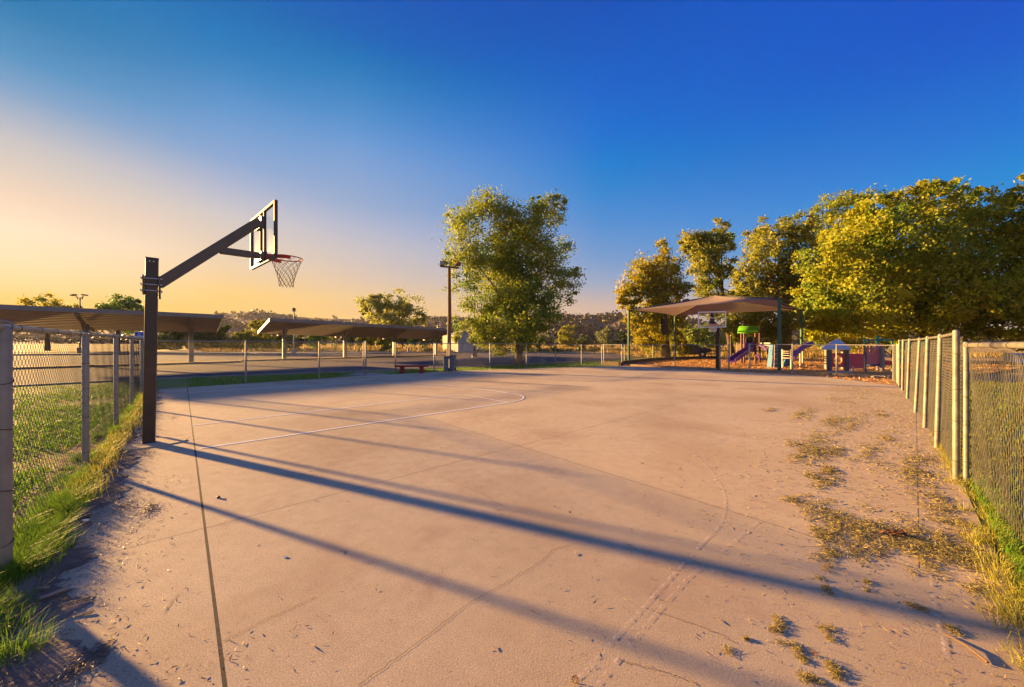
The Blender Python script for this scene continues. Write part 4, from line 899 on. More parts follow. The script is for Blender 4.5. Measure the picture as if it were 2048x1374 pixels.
# purple arch climber
arch = [at(1519.5, 27.6, 1.35), at(1528, 27.2, 1.22), at(1535, 26.8, .98), at(1540, 26.5, .6), at(1543, 26.2, .1)]
ac = MB(); ac.tube(arch, .09, 8); ac.tube([p + np.array([.3, .5, 0]) for p in arch], .06, 8)
for t in range(4): ac.tube([(arch[t] + arch[t + 1]) / 2, (arch[t] + arch[t + 1]) / 2 + np.array([.3, .5, 0])], .03, 6)
ac.build('arch_climber', M['purple'], py_, smooth=True)
MB().bar(at(1519.5, 28.4, 1.42), at(1541, 27.5, 1.42), .06, .28).build('bridge_panel', M['greypost'], py_)
MB().tube([at(1508, 26.9, .7), at(1515, 26.7, .62), at(1520, 26.4, .42)], .07, 8).build('step_pod', M['purple'], py_)
MB().tube([at(1462, 26.8, -.05), at(1462, 26.8, 1.9), at(1462, 26.8, 2.05)], [.06, .06, .1], 10).build('marker_post', M['dark'], py_, smooth=True)
# blue climbing wall
bc_ = thing('climbing_wall', 'blue plastic climbing wall with pale rungs behind the near sail post', 'climbing wall', at(1553, 22.6, 0))
Yb = 23.2
MB().extrude([at(1541, Yb, 0), at(1564, Yb, 0), at(1564, Yb, .75), at(1561.5, Yb, 1.45), at(1546, Yb, 1.45), at(1544, Yb, .7)], (0, .35, 0)).build('wall', M['blue'], bc_)
MB().tube([at(1577 + 8 * math.cos(a), Yb, .02 + .5 * math.sin(a)) for a in np.linspace(0, math.pi, 12)], .05, 6).build('tunnel_hoop', M['blue'], bc_, smooth=True)
MB().extrude([at(1577 + 7.5 * math.cos(a), Yb + .3, .02 + .47 * math.sin(a)) for a in np.linspace(0, math.pi, 12)], (0, .4, 0)).build('tunnel', M['blue'], bc_)
for z in (.25, .55, .85, 1.1, 1.32): MB().tube([at(1550, Yb - .08, z), at(1557, Yb - .08, z)], .028, 8).build('rung', M['beige'], bc_, smooth=True)
for px in (1549, 1557.5): MB().tube([at(px, Yb - .08, 0), at(px, Yb - .08, 1.42)], .02, 6).build('side_rail', M['beige'], bc_)
h_ = MB(); h_.tube([at(1548, 21.8, 0), at(1548.5, 21.8, .52), at(1566, 21.8, .52), at(1566.5, 21.8, 0)], .025, 6); h_.tube([at(1542, 22.0, 0), at(1545, 22.2, .75)], .025, 6); h_.build('grab_rail', M['beige'], bc_)
ld = thing('step_ladder_climber', 'beige step climber leading to the dark purple chute', 'climber', at(1574, 22.3, 0))
for px, Y in ((1565, 22.6), (1582.5, 22.0)): MB().tube([at(px, Y, -.02), at(px, Y, 1.15)], .05, 8).build('upright', M['beige'], ld, smooth=True)
for z in (.62, .78, .92, 1.04): MB().bar(at(1565, 22.6, z), at(1582, 22.02, z), .22, .035).build('step', M['beige'], ld)
ch = [at(1584, 22.6, .62), at(1594, 23.2, .98), at(1607, 24.0, 1.28), at(1622, 24.8, 1.48)]
cm = MB(); cm.tube(ch, .17, 10); cm.build('chute', M['purple'], ld, smooth=True)
for px, Y in ((1600.5, 24.1), (1605.5, 24.5)): vtube(px, Y, -.02, 1.25, .05).build('support_post', M['beige'], ld, smooth=True)
# playhouse with faded blue hip roof
ph = thing('playhouse', 'small playhouse with faded blue hip roof, navy posts and crimson panels', 'playhouse', at(1690, 20, 0))
Y1, Y2 = 19.6, 21.6
for px, Y in ((1659, Y1), (1693.5, Y1), (1653, Y2), (1686, Y2)): bevel(MB().bar(at(px, Y, -.05), at(px, Y, 1.32), .15, .15, (1, 0, 0)).build('post', M['navy'] if Y == Y1 else M['greypost'], ph), .02)
e0, e1, e2, e3 = at(1645, 19.2, 1.27), at(1703, 19.0, 1.27), at(1696, 22.1, 1.27), at(1641, 22.1, 1.27); ap = at(1675, 20.4, 1.80)
rf = MB(); rf.add([e0, e1, e2, e3, ap, e0 - np.array([0, 0, .08]), e1 - np.array([0, 0, .08]), e2 - np.array([0, 0, .08]), e3 - np.array([0, 0, .08])], [(0, 1, 4), (1, 2, 4), (2, 3, 4), (3, 0, 4), (0, 5, 6, 1), (1, 6, 7, 2), (2, 7, 8, 3), (3, 8, 5, 0), (8, 7, 6, 5)]); rf.build('roof', M['skyroof'], ph)
# crimson panel with a round opening
def holed(px0, px1, Y, z0, z1, hx, hz, rx, rz_, th, name, m, parent):
    O = []; I = []; n_ = 24
    c = at(hx, Y, hz); x0, x1 = at(px0, Y, 0)[0], at(px1, Y, 0)[0]
    for k in range(n_):
        a = 2 * math.pi * k / n_; ca_, sa_ = math.cos(a), math.sin(a); I.append(c + np.array([rx * ca_, 0, rz_ * sa_]))
        tx = ((x1 - c[0]) / ca_ if ca_ > 1e-6 else (x0 - c[0]) / ca_ if ca_ < -1e-6 else 1e9); tz = ((z1 - hz) / sa_ if sa_ > 1e-6 else (z0 - hz) / sa_ if sa_ < -1e-6 else 1e9); t = min(tx, tz); O.append(c + np.array([t * ca_, 0, t * sa_]))
    for ci, (xx, zz) in enumerate(((x1, z1), (x0, z1), (x0, z0), (x1, z0))):
        k = min(range(n_), key=lambda j: abs(O[j][0] - xx) + abs(O[j][2] - zz)); O[k] = np.array([xx, Y, zz])
    vs = O + I + [p + np.array([0, th, 0]) for p in O] + [p + np.array([0, th, 0]) for p in I]; f = []
    for k in range(n_):
        j = (k + 1) % n_; f += [(k, j, n_ + j, n_ + k), (2 * n_ + k, 3 * n_ + k, 3 * n_ + j, 2 * n_ + j), (n_ + k, n_ + j, 3 * n_ + j, 3 * n_ + k), (k, 2 * n_ + k, 2 * n_ + j, j)]
    return MB().add(vs, f).build(name, m, parent)
holed(1661.5, 1691.5, 19.62, .25, 1.0, 1676.5, .62, .27, .27, .07, 'window_panel', M['crimson'], ph)
MB().box((at(1695.5, 19.62, .58) + at(1727, 19.62, .58)) / 2, (at(1727, 19.6, 0)[0] - at(1695.5, 19.6, 0)[0], .07, .78)).build('solid_panel', M['crimson'], ph)
bs = MB(); bs.bar(at(1653, 19.0, .06), at(1706, 18.7, .06), .09, .09); bs.bar(at(1676, 18.8, .06), at(1676, 18.8, .5), .03, .03); bs.bar(at(1706, 18.7, .05), at(1706, 18.7, .35), .06, .06); bs.build('base_rail', M['beige'], ph)
cb = thing('crimson_cabin', 'faded crimson play cabin under a green frame beside the playhouse', 'play cabin', at(1746, 20.2, 0))
MB().box((at(1732, 20.0, .66) + at(1761, 20.0, .66)) / 2, (at(1761, 20, 0)[0] - at(1732, 20, 0)[0], .07, .56)).build('front_panel', M['pink'], cb)
fp = MB()
for px, w_ in ((1734.5, .10), (1742.5, .07), (1748, .05), (1754.5, .16), (1760, .08)): fp.box(at(px, 20.0, 1.12), (w_, .06, .40))
fp.box((at(1732, 20.0, 1.02) + at(1761, 20.0, 1.02)) / 2, (at(1761, 20, 0)[0] - at(1732, 20, 0)[0], .055, .10)); fp.build('window_frame', M['pink'], cb)
MB().tube([at(1749 + 4.5 * math.cos(a), 19.95, 1.2 + .13 * math.sin(a)) for a in np.linspace(0, math.pi, 10)], .03, 6).build('arch_trim', M['beige'], cb, smooth=True)
for px, z in ((1743, 1.34), (1754.5, 1.42), (1762.5, 1.44)): MB().tube([at(px, 20.0, 1.1), at(px, 20.0, z), at(px, 20.0, z + .12)], [.055, .06, .01], 8).build('finial', M['pink'], cb, smooth=True)
MB().box((at(1732, 20.2, .33) + at(1761, 20.2, .33)) / 2, (at(1761, 20, 0)[0] - at(1732, 20, 0)[0], .5, .12)).build('floor', M['navy'], cb)
bevel(MB().bar(at(1764.5, 19.9, -.05), at(1764.5, 19.9, 1.3), .15, .15, (1, 0, 0)).build('post', M['greypost'], cb), .02)
bevel(MB().bar(at(1730, 20.0, -.05), at(1730, 20.0, 1.05), .10, .10, (1, 0, 0)).build('post', M['navy'], cb), .02)
vtube(1755, 20.6, -.05, .4, .06).build('leg', M['beige'], cb)
gf = thing('green_swing_frame', 'teal green metal frame standing above the crimson cabin', 'play frame', at(1756, 20.8, 0))
for px, Y in ((1729.5, 20.6), (1784, 20.6)): MB().tube([at(px, Y, -.05), at(px, Y, 1.72)], .045, 8).build('upright', M['teal'], gf, smooth=True)
MB().bar(at(1727, 20.6, 1.72), at(1786, 20.6, 1.72), .1, .1).build('crossbar', M['teal'], gf)
MB().tube([at(1754.5, 20.6, 1.1), at(1754.5, 20.6, 1.78), at(1754.5, 20.6, 1.95)], [.07, .07, .06], 8).build('centre_post', M['teal'], gf, smooth=True)
gs = thing('toddler_slide', 'small green and yellow slide beside a red step by the fence corner', 'slide', at(1778, 20.8, 0))
MB().bar(at(1767, 20.5, 1.15), at(1788, 20.2, .72), .4, .07).build('chute', M['teal'], gs)
MB().extrude([at(1767, 20.25, 1.05), at(1786, 20.0, .70), at(1786, 20.0, .58), at(1767, 20.25, .62)], (0, .04, 0)).build('side_panel', M['mulch'] if False else M['straw'], gs)
MB().box(at(1775.5, 20.0, .45), (.42, .35, .22)).build('step', M['crimson'], gs)
for px in (1767.5, 1784): MB().tube([at(px, 20.1, -.05), at(px, 20.1, .7)], .035, 8).build('leg', M['beige'], gs)
for i, (px, py) in enumerate([(1749, 755.5), (1781, 754.5)]):
    p = G(px, py); lab = ['pale timber block on the ground before the crimson cabin', 'pale timber block on the ground at the fence corner'][i]
    t = tag(bevel(MB().box(p + np.array([0, 0, .04]), (.22 - .06 * i, .14, .09)).build('timber_block', M['straw']), .01), lab, 'block', 'timber blocks by the fence')
# timber edging round the mulch
te = thing('timber_edging', 'dark timber edging along the back of the playground mulch', 'edging', G(1244, 729.5))
ep = [G(*p) for p in [(1206, 728.6), (1243, 731), (1246, 728), (1300, 721.5), (1360, 718.2), (1432, 716.5)]]
for a, b_ in zip(ep[:-1], ep[1:]): MB().bar(a + np.array([0, 0, .1]), b_ + np.array([0, 0, .1]), .16, .26).build('timber', M['timber'], te)
t2 = thing('timber_edging', 'low sunlit timber edging between mulch and the court slab', 'edging', G(1640, 749.5))
ep = [G(*p) for p in [(1246, 731.2), (1440, 740.3)]], [G(*p) for p in [(1500, 743), (1670, 750.2)]], [G(*p) for p in [(1670, 750.2), (1786, 757.6)]]
for a, b_ in ep: MB().bar(a + np.array([.0, .3, .03]), b_ + np.array([.0, .3, .03]), .14, .14).build('timber', M['beige'] if False else M['bark_chip'], t2)
# trailer parked behind the back fence
tr = thing('boat_trailer', 'dark blue grey boat on a trailer parked behind the playground', 'boat trailer', at(1394, 37.5, 0))
Yt = 37.5
hull = [at(1362, Yt, .42), at(1402, Yt, .42), at(1420, Yt, .50), at(1426, Yt, .76), at(1422, Yt, .93), at(1400, Yt, 1.06), at(1362, Yt, 1.12)]
o = MB().extrude(hull, (0, 1.8, 0)).build('hull', M['trailer'], tr); bevel(o, .08, 3)
o = MB().extrude([at(1363, Yt + .2, 1.08), at(1399, Yt + .2, 1.04), at(1396, Yt + .2, 1.30), at(1385, Yt + .2, 1.42), at(1363, Yt + .2, 1.42)], (0, 1.4, 0)).build('cover', M['trailer'], tr); bevel(o, .08, 3)
for s in (0, 1): MB().tube([at(1405, Yt - .15 + s * 1.9, .34), at(1405, Yt + .1 + s * 1.9, .34)], .34, 18).build('wheel', M['rubber'], tr, smooth=True)
MB().tube([at(1405, Yt - .17, .34), at(1405, Yt - .12, .34)], .15, 12).build('hubcap', M['white'], tr)
fr_ = MB(); fr_.bar(at(1364, Yt + .4, .34), at(1424, Yt + .4, .34), .08, .1); fr_.bar(at(1364, Yt + 1.4, .34), at(1424, Yt + 1.4, .34), .08, .1); fr_.bar(at(1424, Yt + .4, .34), at(1433, Yt + .9, .36), .08, .1); fr_.bar(at(1424, Yt + 1.4, .34), at(1433, Yt + .9, .36), .08, .1); fr_.bar(at(1411, Yt - .1, 0), at(1411, Yt - .1, .75), .07, .07); fr_.build('trailer_frame', M['dark'], tr)
# white louvred box beyond the right fence
wb = thing('utility_box', 'white louvred utility box on the lawn beneath the big tree', 'utility box', at(2028, 30, 0))
bevel(MB().box(at(2028, 30.2, .30), (1.0, .6, .75)).build('cabinet', M['white'], wb), .02)
for k in range(6): MB().box(at(2028, 29.88, .04 + k * .11), (.92, .05, .045), (1, 0, 0), (0, .9, .4), (0, -.4, .9)).build('louvre', M['white'], wb)
# planks / picnic table beyond fence
# ------------------------------------------------------------------ loose bits on the slab
def pinecone(name, label, px, py, r):
    c = G(px, py); o = MB(); 
    for k in range(34):
        t = k / 33; a = k * 2.4; rr = r * math.sin(math.pi * (.12 + .8 * t)); p = c + np.array([rr * math.cos(a) * .8, rr * math.sin(a) * .8, r * 1.7 * t + r * .1]); d_ = np.array([math.cos(a), math.sin(a), .35]) * r * .38; s_ = np.array([-math.sin(a), math.cos(a), 0]) * r * .2
        o.add([p - s_, p + s_, p + d_ + s_ * .5, p + d_ - s_ * .5, p + d_ * .5 + np.array([0, 0, r * .18])], [(0, 1, 2, 3), (0, 1, 4), (1, 2, 4), (2, 3, 4), (3, 0, 4)])
    return tag(o.build(name, M['cone']), label, 'seed head')
pinecone('seed_head', 'round brown seed head lying on the worn painted line', 1150, 1366, .016)
pinecone('seed_head', 'small reddish seed head among dry clippings near the lower edge', 1629, 1311, .012)
st = G(1889, 1270); en = G(1976, 1328); o = MB().tube([st + np.array([0, 0, .008]), (st + en) / 2 + np.array([.01, .0, .014]), en + np.array([0, 0, .008])], [.003, .0045, .006], 6).build('stick', M['twig'], smooth=True); tag(o, 'thin brown stick lying on the concrete by the leaning fence', 'stick')
c = G(1790, 1070); dl_ = MB(); r_ = random.Random(5)
for k in range(16):
    a = r_.uniform(0, 6.28); p = c + np.array([r_.gauss(0, .045), r_.gauss(0, .02), r_.uniform(.004, .03)]); d_ = np.array([math.cos(a), math.sin(a), r_.uniform(-.2, .5)]) * .035; s_ = np.array([-math.sin(a), math.cos(a), r_.uniform(-.3, .3)]) * .016
    dl_.add([p - d_, p + s_ + np.array([0, 0, .006]), p + d_, p - s_ + np.array([0, 0, .006])], [(0, 1, 2, 3)])
tag(dl_.build('dead_leaf_clump', M['deadleaf']), 'clump of dead brown leaves on the grass clippings', 'dead leaves')
for i, (px, py, L_, a, lab) in enumerate([(165, 1230, .09, .4, 'pale strip of bark on the concrete beside the dirt edge'), (110, 1195, .12, .9, 'broad pale bark piece lying in the dirt near the fence post'), (85, 1185, .07, .1, 'short pale bark piece lying in the dirt near the fence post'), (165, 1090, .05, .7, 'slim pale bark chip on the litter beside the green tufts'), (118, 1117, .06, .0, 'whitish bark chip on the litter below the green tufts')]):
    p = G(px, py) + np.array([0, 0, .03 if px != 165 or py < 1200 else .006]); d_ = np.array([math.cos(a), math.sin(a), .05]); s_ = np.array([-math.sin(a), math.cos(a), .15])
    o = MB().box(p, (L_, L_ * .22, .006), d_, s_, np.cross(d_, s_)).build('bark_piece', M['bark_chip']); tag(o, lab, 'bark')
o = MB().prism([(G(171, 1052) + np.array([.022 * math.cos(a) * (1 + .3 * math.sin(2 * a)), .014 * math.sin(a), 0]))[:2] for a in np.linspace(0, 6.28, 11)[:-1]], .045, .056).build('paper_scrap', M['litter_white']); tag(o, 'crumpled white paper scrap on the leaf litter by the fence', 'paper scrap')
p = G(571, 1115); o = MB().tube([p, p + np.array([0, 0, .006])], [.013, .011], 14).build('bottle_cap', M['bolt']); tag(o, 'small grey bottle cap on the open concrete', 'bottle cap')
p = G(437, 996); o = MB().tube([p, p + np.array([0, 0, .016]), p + np.array([0, 0, .022])], [.016, .014, .005], 7).build('pebble', M['dark']); tag(o, 'small dark pebble near the expansion joint', 'pebble')

# ------------------------------------------------------------------ trees
def leaves(name, c, size, m, parent, out=None, droop=.0):
    n = len(c); a = rng.standard_normal((n, 3)); 
    if out is not None: a = a * .8 + out * .9
    a /= np.linalg.norm(a, axis=1)[:, None]                   # leaf normal
    t = rng.standard_normal((n, 3)); t[:, 2] -= droop; t -= a * np.sum(t * a, 1)[:, None]; t /= np.linalg.norm(t, axis=1)[:, None]; s = np.cross(a, t)
    L = (size * U(.7, 1.3, n))[:, None]; A = t * L * .5; B = s * L * .36
    v = np.stack([c - A, c + B - A * .1 + a * L * .06, c + A, c - B - A * .1 + a * L * .06], 1).reshape(-1, 3)
    return npmesh(name, v, np.arange(n * 4).reshape(n, 4), m, parent)
def tree(name, label, base, Y, lobes, trunk_top, tr, nleaf, leaf, lm, bm=None, group=None, depth=.8, cat='tree', limbs=7, cl_r=.30, seed=0, lean=0., shell=.45, droop=.5):
    """lobes: (px, py, r px) circles of the crown seen at depth Y"""
    r_ = np.random.default_rng(seed + 100); base = np.array([base[0], base[1], base[2] if len(base) > 2 else 0.]); t = thing(name, label, cat, base, group); k = Y / F
    C = []; R = []
    for L in lobes:
        rr = L[2] * k; dy = (r_.uniform(-1, 1) * depth * rr) if len(L) < 4 else L[3]; C.append(P(L[0], L[1], Y + dy) if False else P(L[0], L[1], Y) * 1.0 + np.array([(L[0] - 1024) / F * dy, dy, (HOR - L[1]) / F * dy])); R.append(rr)
    C = np.array(C); R = np.array(R); wgt = R ** 2.2; wgt /= wgt.sum()
    ncl = max(10, int(nleaf / 75)); li = r_.choice(len(C), ncl, p=wgt); d = r_.standard_normal((ncl, 3)); d /= np.linalg.norm(d, axis=1)[:, None]
    cc = C[li] + d * (R[li] * r_.uniform(0, 1, ncl) ** shell)[:, None]; cc[:, 2] = np.maximum(cc[:, 2], .4)
    cr = R[li] * cl_r * r_.uniform(.6, 1.3, ncl); w = r_.integers(0, ncl, nleaf); e = r_.standard_normal((nleaf, 3)); e[:, 2] *= .75
    p = cc[w] + e * cr[w][:, None] * .55; cen = (C * wgt[:, None]).sum(0); o_ = p - cen; o_ /= np.linalg.norm(o_, axis=1)[:, None] + 1e-6; p[:, 2] = np.maximum(p[:, 2], .15)
    leaves('crown', p, leaf, lm, t, o_, droop)
    top = P(trunk_top[0], trunk_top[1], Y); tb = MB(); mid = base + (top - base) * .5 + np.array([lean, 0, 0])
    tb.tube([base + np.array([0, 0, -.15]), base + np.array([0, 0, .12]), base + (mid - base) * .3, mid, top], [tr * 1.5, tr * 1.2, tr, tr * .8, tr * .45], 12)
    if limbs:
        far_ = np.argsort(-R)[:limbs]
        for j in far_:
            e_ = C[j] + r_.standard_normal(3) * R[j] * .2; s_ = base + (top - base) * r_.uniform(.45, .95); m1 = s_ + (e_ - s_) * .5 + np.array([0, 0, .12 * np.linalg.norm(e_ - s_)]) * r_.uniform(-.3, 1); tb.tube([s_, m1, e_], [tr * .34, tr * .19, tr * .05], 7)
            for q in range(3):
                e2 = e_ + np.clip(r_.standard_normal(3), -1.1, 1.1) * R[j] * .5; tb.tube([m1 + (e_ - m1) * r_.uniform(.1, .9), (m1 + e2) / 2 + r_.standard_normal(3) * R[j] * .1, e2], [tr * .14, tr * .09, tr * .03], 5)
    tb.build('trunk', bm or M['bark'], t, smooth=True); return t
# cottonwood in the middle
tree('cottonwood_tree', 'airy cottonwood standing on the verge beside the lamp pole and bins', G(1037, 729.5), 26.0,
     [(935, 440, 42), (985, 425, 42), (1090, 425, 36), (1045, 470, 60), (940, 500, 48), (1100, 500, 50), (1000, 540, 66), (930, 570, 34), (1080, 570, 60), (1130, 560, 30), (960, 620, 44), (1030, 620, 60), (1100, 620, 34), (925, 655, 26), (975, 665, 34), (1040, 672, 40), (955, 682, 22), (1000, 690, 22), (1050, 688, 22), (1078, 688, 14), (920, 672, 16), (900, 440, 16), (975, 402, 14), (1120, 408, 16), (1142, 590, 22), (1148, 530, 14), (1070, 655, 22), (905, 520, 20), (1075, 400, 12), (1005, 455, 40), (1035, 640, 46), (1030, 590, 50), (1020, 520, 46)],
     (1040, 610), .28, 78000, .15, M['leaf_cot'], limbs=9, seed=1, cl_r=.36, droop=1.2)
grp = 'cottonwoods behind the shade sail'
tree('cottonwood_tree', 'golden cottonwood rising above the left end of the shade sail', G(1332, 716), 37.0,
     [(1322, 505, 24), (1300, 545, 38), (1350, 545, 30), (1270, 575, 32), (1320, 590, 44), (1252, 600, 20), (1360, 580, 22), (1285, 640, 34), (1340, 640, 40), (1300, 680, 30), (1370, 610, 14), (1250, 650, 16), (1355, 690, 26)],
     (1325, 560), .40, 30000, .23, M['leaf_gold'], M['bark_dark'], grp, limbs=9, seed=2, droop=1.0)
tree('cottonwood_tree', 'open crowned cottonwood with a bare forked limb behind the sail peak', (*P(1464, 700, 42)[:2], 0), 42.0,
     [(1440, 455, 18), (1395, 485, 30), (1430, 490, 32), (1372, 490, 16), (1462, 480, 16), (1410, 530, 30), (1450, 540, 26), (1415, 575, 26), (1470, 590, 24), (1385, 500, 20), (1440, 610, 30), (1405, 620, 14)],
     (1432, 500), .28, 19000, .25, M['leaf_olive'], M['bark_dark'], grp, limbs=10, seed=3, droop=1.0)
tree('cottonwood_tree', 'broad grey green cottonwood with thick leaning trunk behind the near sail post', (*P(1566, 712, 36)[:2], 0), 37.0,
     [(1545, 460, 30), (1510, 470, 26), (1590, 460, 34), (1530, 510, 44), (1590, 520, 44), (1500, 560, 32), (1550, 580, 50), (1605, 590, 36), (1515, 620, 38), (1480, 640, 34), (1560, 640, 40), (1480, 600, 26), (1500, 660, 34), (1465, 665, 20), (1600, 650, 30), (1540, 670, 28)],
     (1572, 560), .62, 34000, .24, M['leaf_olive'], M['bark'], grp, limbs=9, seed=4, lean=.1, droop=1.0)
tree('cottonwood_tree', 'tall dark topped cottonwood partly hidden behind the big dense tree', (*P(1680, 700, 40)[:2], 0), 40.0,
     [(1660, 420, 34), (1700, 410, 30), (1745, 400, 30), (1640, 470, 34), (1690, 480, 44), (1740, 460, 40), (1640, 540, 40), (1650, 620, 44), (1640, 670, 30), (1690, 560, 50)],
     (1690, 480), .5, 22000, .25, M['leaf_cot'], M['bark_dark'], grp, limbs=6, seed=5, droop=1.0)
tree('broadleaf_tree', 'huge dense broadleaf tree lit gold on top above the leaning fence', (*P(1860, 705, 29)[:2], 0), 28.0,
     [(1700, 470, 50), (1760, 440, 46), (1830, 410, 44), (1890, 400, 36), (1930, 390, 30), (1660, 520, 50), (1740, 520, 70), (1820, 490, 74), (1900, 470, 66), (1960, 440, 44), (1635, 580, 40), (1700, 600, 66), (1790, 590, 78), (1880, 570, 76), (1960, 540, 66), (1670, 640, 44), (1740, 650, 52), (1820, 650, 54), (1900, 640, 54), (1970, 630, 56), (1625, 560, 26), (1640, 610, 36), (1720, 430, 30), (1995, 580, 50), (1650, 665, 26), (1700, 672, 26), (1780, 676, 26), (1850, 385, 22), (1905, 378, 20), (1780, 405, 24), (1600, 600, 14)],
     (1850, 520), .5, 80000, .21, M['leaf_big'], M['bark_dark'], None, limbs=10, seed=6, cl_r=.26, shell=.33, droop=.9)
tree('broadleaf_tree', 'broadleaf tree at the picture edge reaching over the sagging fence end', (*P(2110, 720, 26)[:2], 0), 26.0,
     [(2030, 390, 40), (2060, 430, 60), (2000, 470, 36), (2050, 520, 60), (2100, 480, 80), (2020, 590, 50), (2080, 600, 70), (2010, 650, 40), (2060, 660, 50), (2140, 560, 90), (2120, 660, 60), (2150, 400, 60)],
     (2110, 480), .45, 34000, .21, M['leaf_big'], M['bark_dark'], None, limbs=8, seed=7, cl_r=.28, shell=.35, droop=.9)
grp2 = 'trees and shrubs beyond the parking lot'
def bush(name, label, px, Y, lobes, n, leaf, m, tt=None, tr=.12, cat='tree', seed=0, limbs=3, bm=None):
    return tree(name, label, (*P(px, 700, Y)[:2], 0), Y, lobes, tt or (px, lobes[0][1]), tr, n, leaf, m, bm or M['bark_dark'], grp2, cat=cat, limbs=limbs, seed=seed, cl_r=.34)
bush('willow_tree', 'large pale willow with forked dark trunk above the carport roof', 785, 85, [(740, 615, 26), (765, 605, 24), (800, 608, 26), (820, 615, 26), (790, 635, 34), (745, 640, 22), (830, 640, 22), (848, 632, 14), (725, 622, 14), (775, 660, 34), (815, 665, 30), (760, 675, 22)], 11000, .50, M['leaf_willow'], (783, 640), .5, seed=11, limbs=7)
bush('field_tree', 'sun browned tree above the carport beside the twin lamp pole', 95, 70, [(65, 612, 18), (95, 605, 22), (125, 612, 20), (145, 618, 14), (45, 622, 14), (90, 630, 34), (130, 635, 24), (50, 640, 24), (20, 632, 12)], 6500, .38, M['leaf_gold'], (95, 620), .35, seed=12, limbs=6)
bush('field_tree', 'fresh green tree above the carport just left of the hoop pole', 235, 65, [(205, 622, 16), (235, 612, 20), (258, 610, 18), (278, 620, 16), (230, 635, 30), (265, 640, 26), (190, 632, 16), (180, 640, 14), (245, 602, 10), (268, 602, 9)], 7500, .36, M['leaf_fresh'], (238, 620), .3, seed=13, limbs=6)
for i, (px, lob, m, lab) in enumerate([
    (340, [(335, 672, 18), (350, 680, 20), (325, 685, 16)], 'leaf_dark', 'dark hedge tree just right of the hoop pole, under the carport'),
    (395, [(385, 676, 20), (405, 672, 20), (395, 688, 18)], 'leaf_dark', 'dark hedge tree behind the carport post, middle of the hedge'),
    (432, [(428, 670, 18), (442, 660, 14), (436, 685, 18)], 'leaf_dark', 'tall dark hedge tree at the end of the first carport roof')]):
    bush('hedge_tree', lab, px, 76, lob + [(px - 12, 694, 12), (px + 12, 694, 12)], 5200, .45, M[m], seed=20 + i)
for i, (px, Y, lob, n_, m, lab, tt) in enumerate([
    (485, 72, [(465, 694, 12), (490, 696, 14), (510, 696, 12), (470, 690, 14), (490, 675, 22), (480, 690, 20), (505, 690, 18)], 3600, 'leaf_yel', 'yellow lit rounded bush right of the first carport end', None),
    (520, 76, [(520, 690, 18), (515, 655, 16), (528, 650, 14), (520, 675, 20), (540, 685, 18)], 3200, 'leaf_yel', 'tall yellow green bush behind the sunlit carport end', None),
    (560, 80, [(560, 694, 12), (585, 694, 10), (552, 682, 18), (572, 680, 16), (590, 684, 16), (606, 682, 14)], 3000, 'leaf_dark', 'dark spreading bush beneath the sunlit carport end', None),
    (632, 82, [(632, 678, 17), (622, 680, 12), (643, 681, 12)], 1800, 'leaf_fresh', 'round lollipop tree between the carport posts near the thin lamp pole', None),
    (665, 95, [(660, 676, 14), (676, 680, 14)], 1200, 'leaf_grey', 'grey green tree between two carport posts', None),
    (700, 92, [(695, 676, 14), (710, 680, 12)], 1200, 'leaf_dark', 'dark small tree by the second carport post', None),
    (742, 78, [(735, 678, 14), (748, 678, 14), (724, 680, 12)], 1800, 'leaf_yel', 'bright lollipop tree with thin trunk left of the bench', None),
    (776, 76, [(770, 682, 13), (782, 680, 12), (776, 694, 12)], 1800, 'leaf_yel', 'bushy yellow tree behind the bench opening post', None),
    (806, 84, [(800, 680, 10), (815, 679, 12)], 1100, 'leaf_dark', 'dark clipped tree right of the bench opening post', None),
    (845, 78, [(830, 679, 13), (850, 679, 14), (868, 680, 13), (880, 682, 9)], 2400, 'leaf_fresh', 'wide flat green tree under the far carport end', None)]):
    bush('parking_tree', lab, px, Y, lob, int(n_ * 1.7), .36, M[m], tt, .13, seed=40 + i)
for i, (px, Y, lob, n_, m, lab) in enumerate([
    (1092, 120, [(1085, 680, 14), (1100, 682, 14)], 1500, 'leaf_grey', 'grey green scrub tree just right of the cottonwood crown'),
    (1132, 100, [(1125, 672, 14), (1138, 668, 16), (1128, 684, 14), (1144, 684, 12)], 2600, 'leaf_yel', 'rounded olive tree in the field right of the cottonwood'),
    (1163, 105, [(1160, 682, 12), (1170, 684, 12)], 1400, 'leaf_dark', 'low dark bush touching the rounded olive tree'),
    (1210, 110, [(1208, 665, 14), (1215, 660, 12), (1205, 680, 16), (1222, 682, 14)], 2400, 'leaf_grey', 'upright grey green tree left of the sail end post'),
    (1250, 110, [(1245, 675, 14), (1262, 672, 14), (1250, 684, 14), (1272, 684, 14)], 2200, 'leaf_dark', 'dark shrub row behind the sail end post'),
    (1395, 75, [(1385, 668, 22), (1405, 660, 18), (1420, 672, 20), (1370, 672, 18), (1395, 682, 22), (1430, 682, 18)], 4200, 'leaf_cot', 'leafy hedge tree behind the far hoop under the sail'),
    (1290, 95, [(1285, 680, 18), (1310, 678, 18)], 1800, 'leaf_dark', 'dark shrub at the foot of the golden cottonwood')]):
    bush('field_shrub', lab, px, Y, lob, n_, .45, M[m], None, .13, seed=60 + i, cat='shrub')
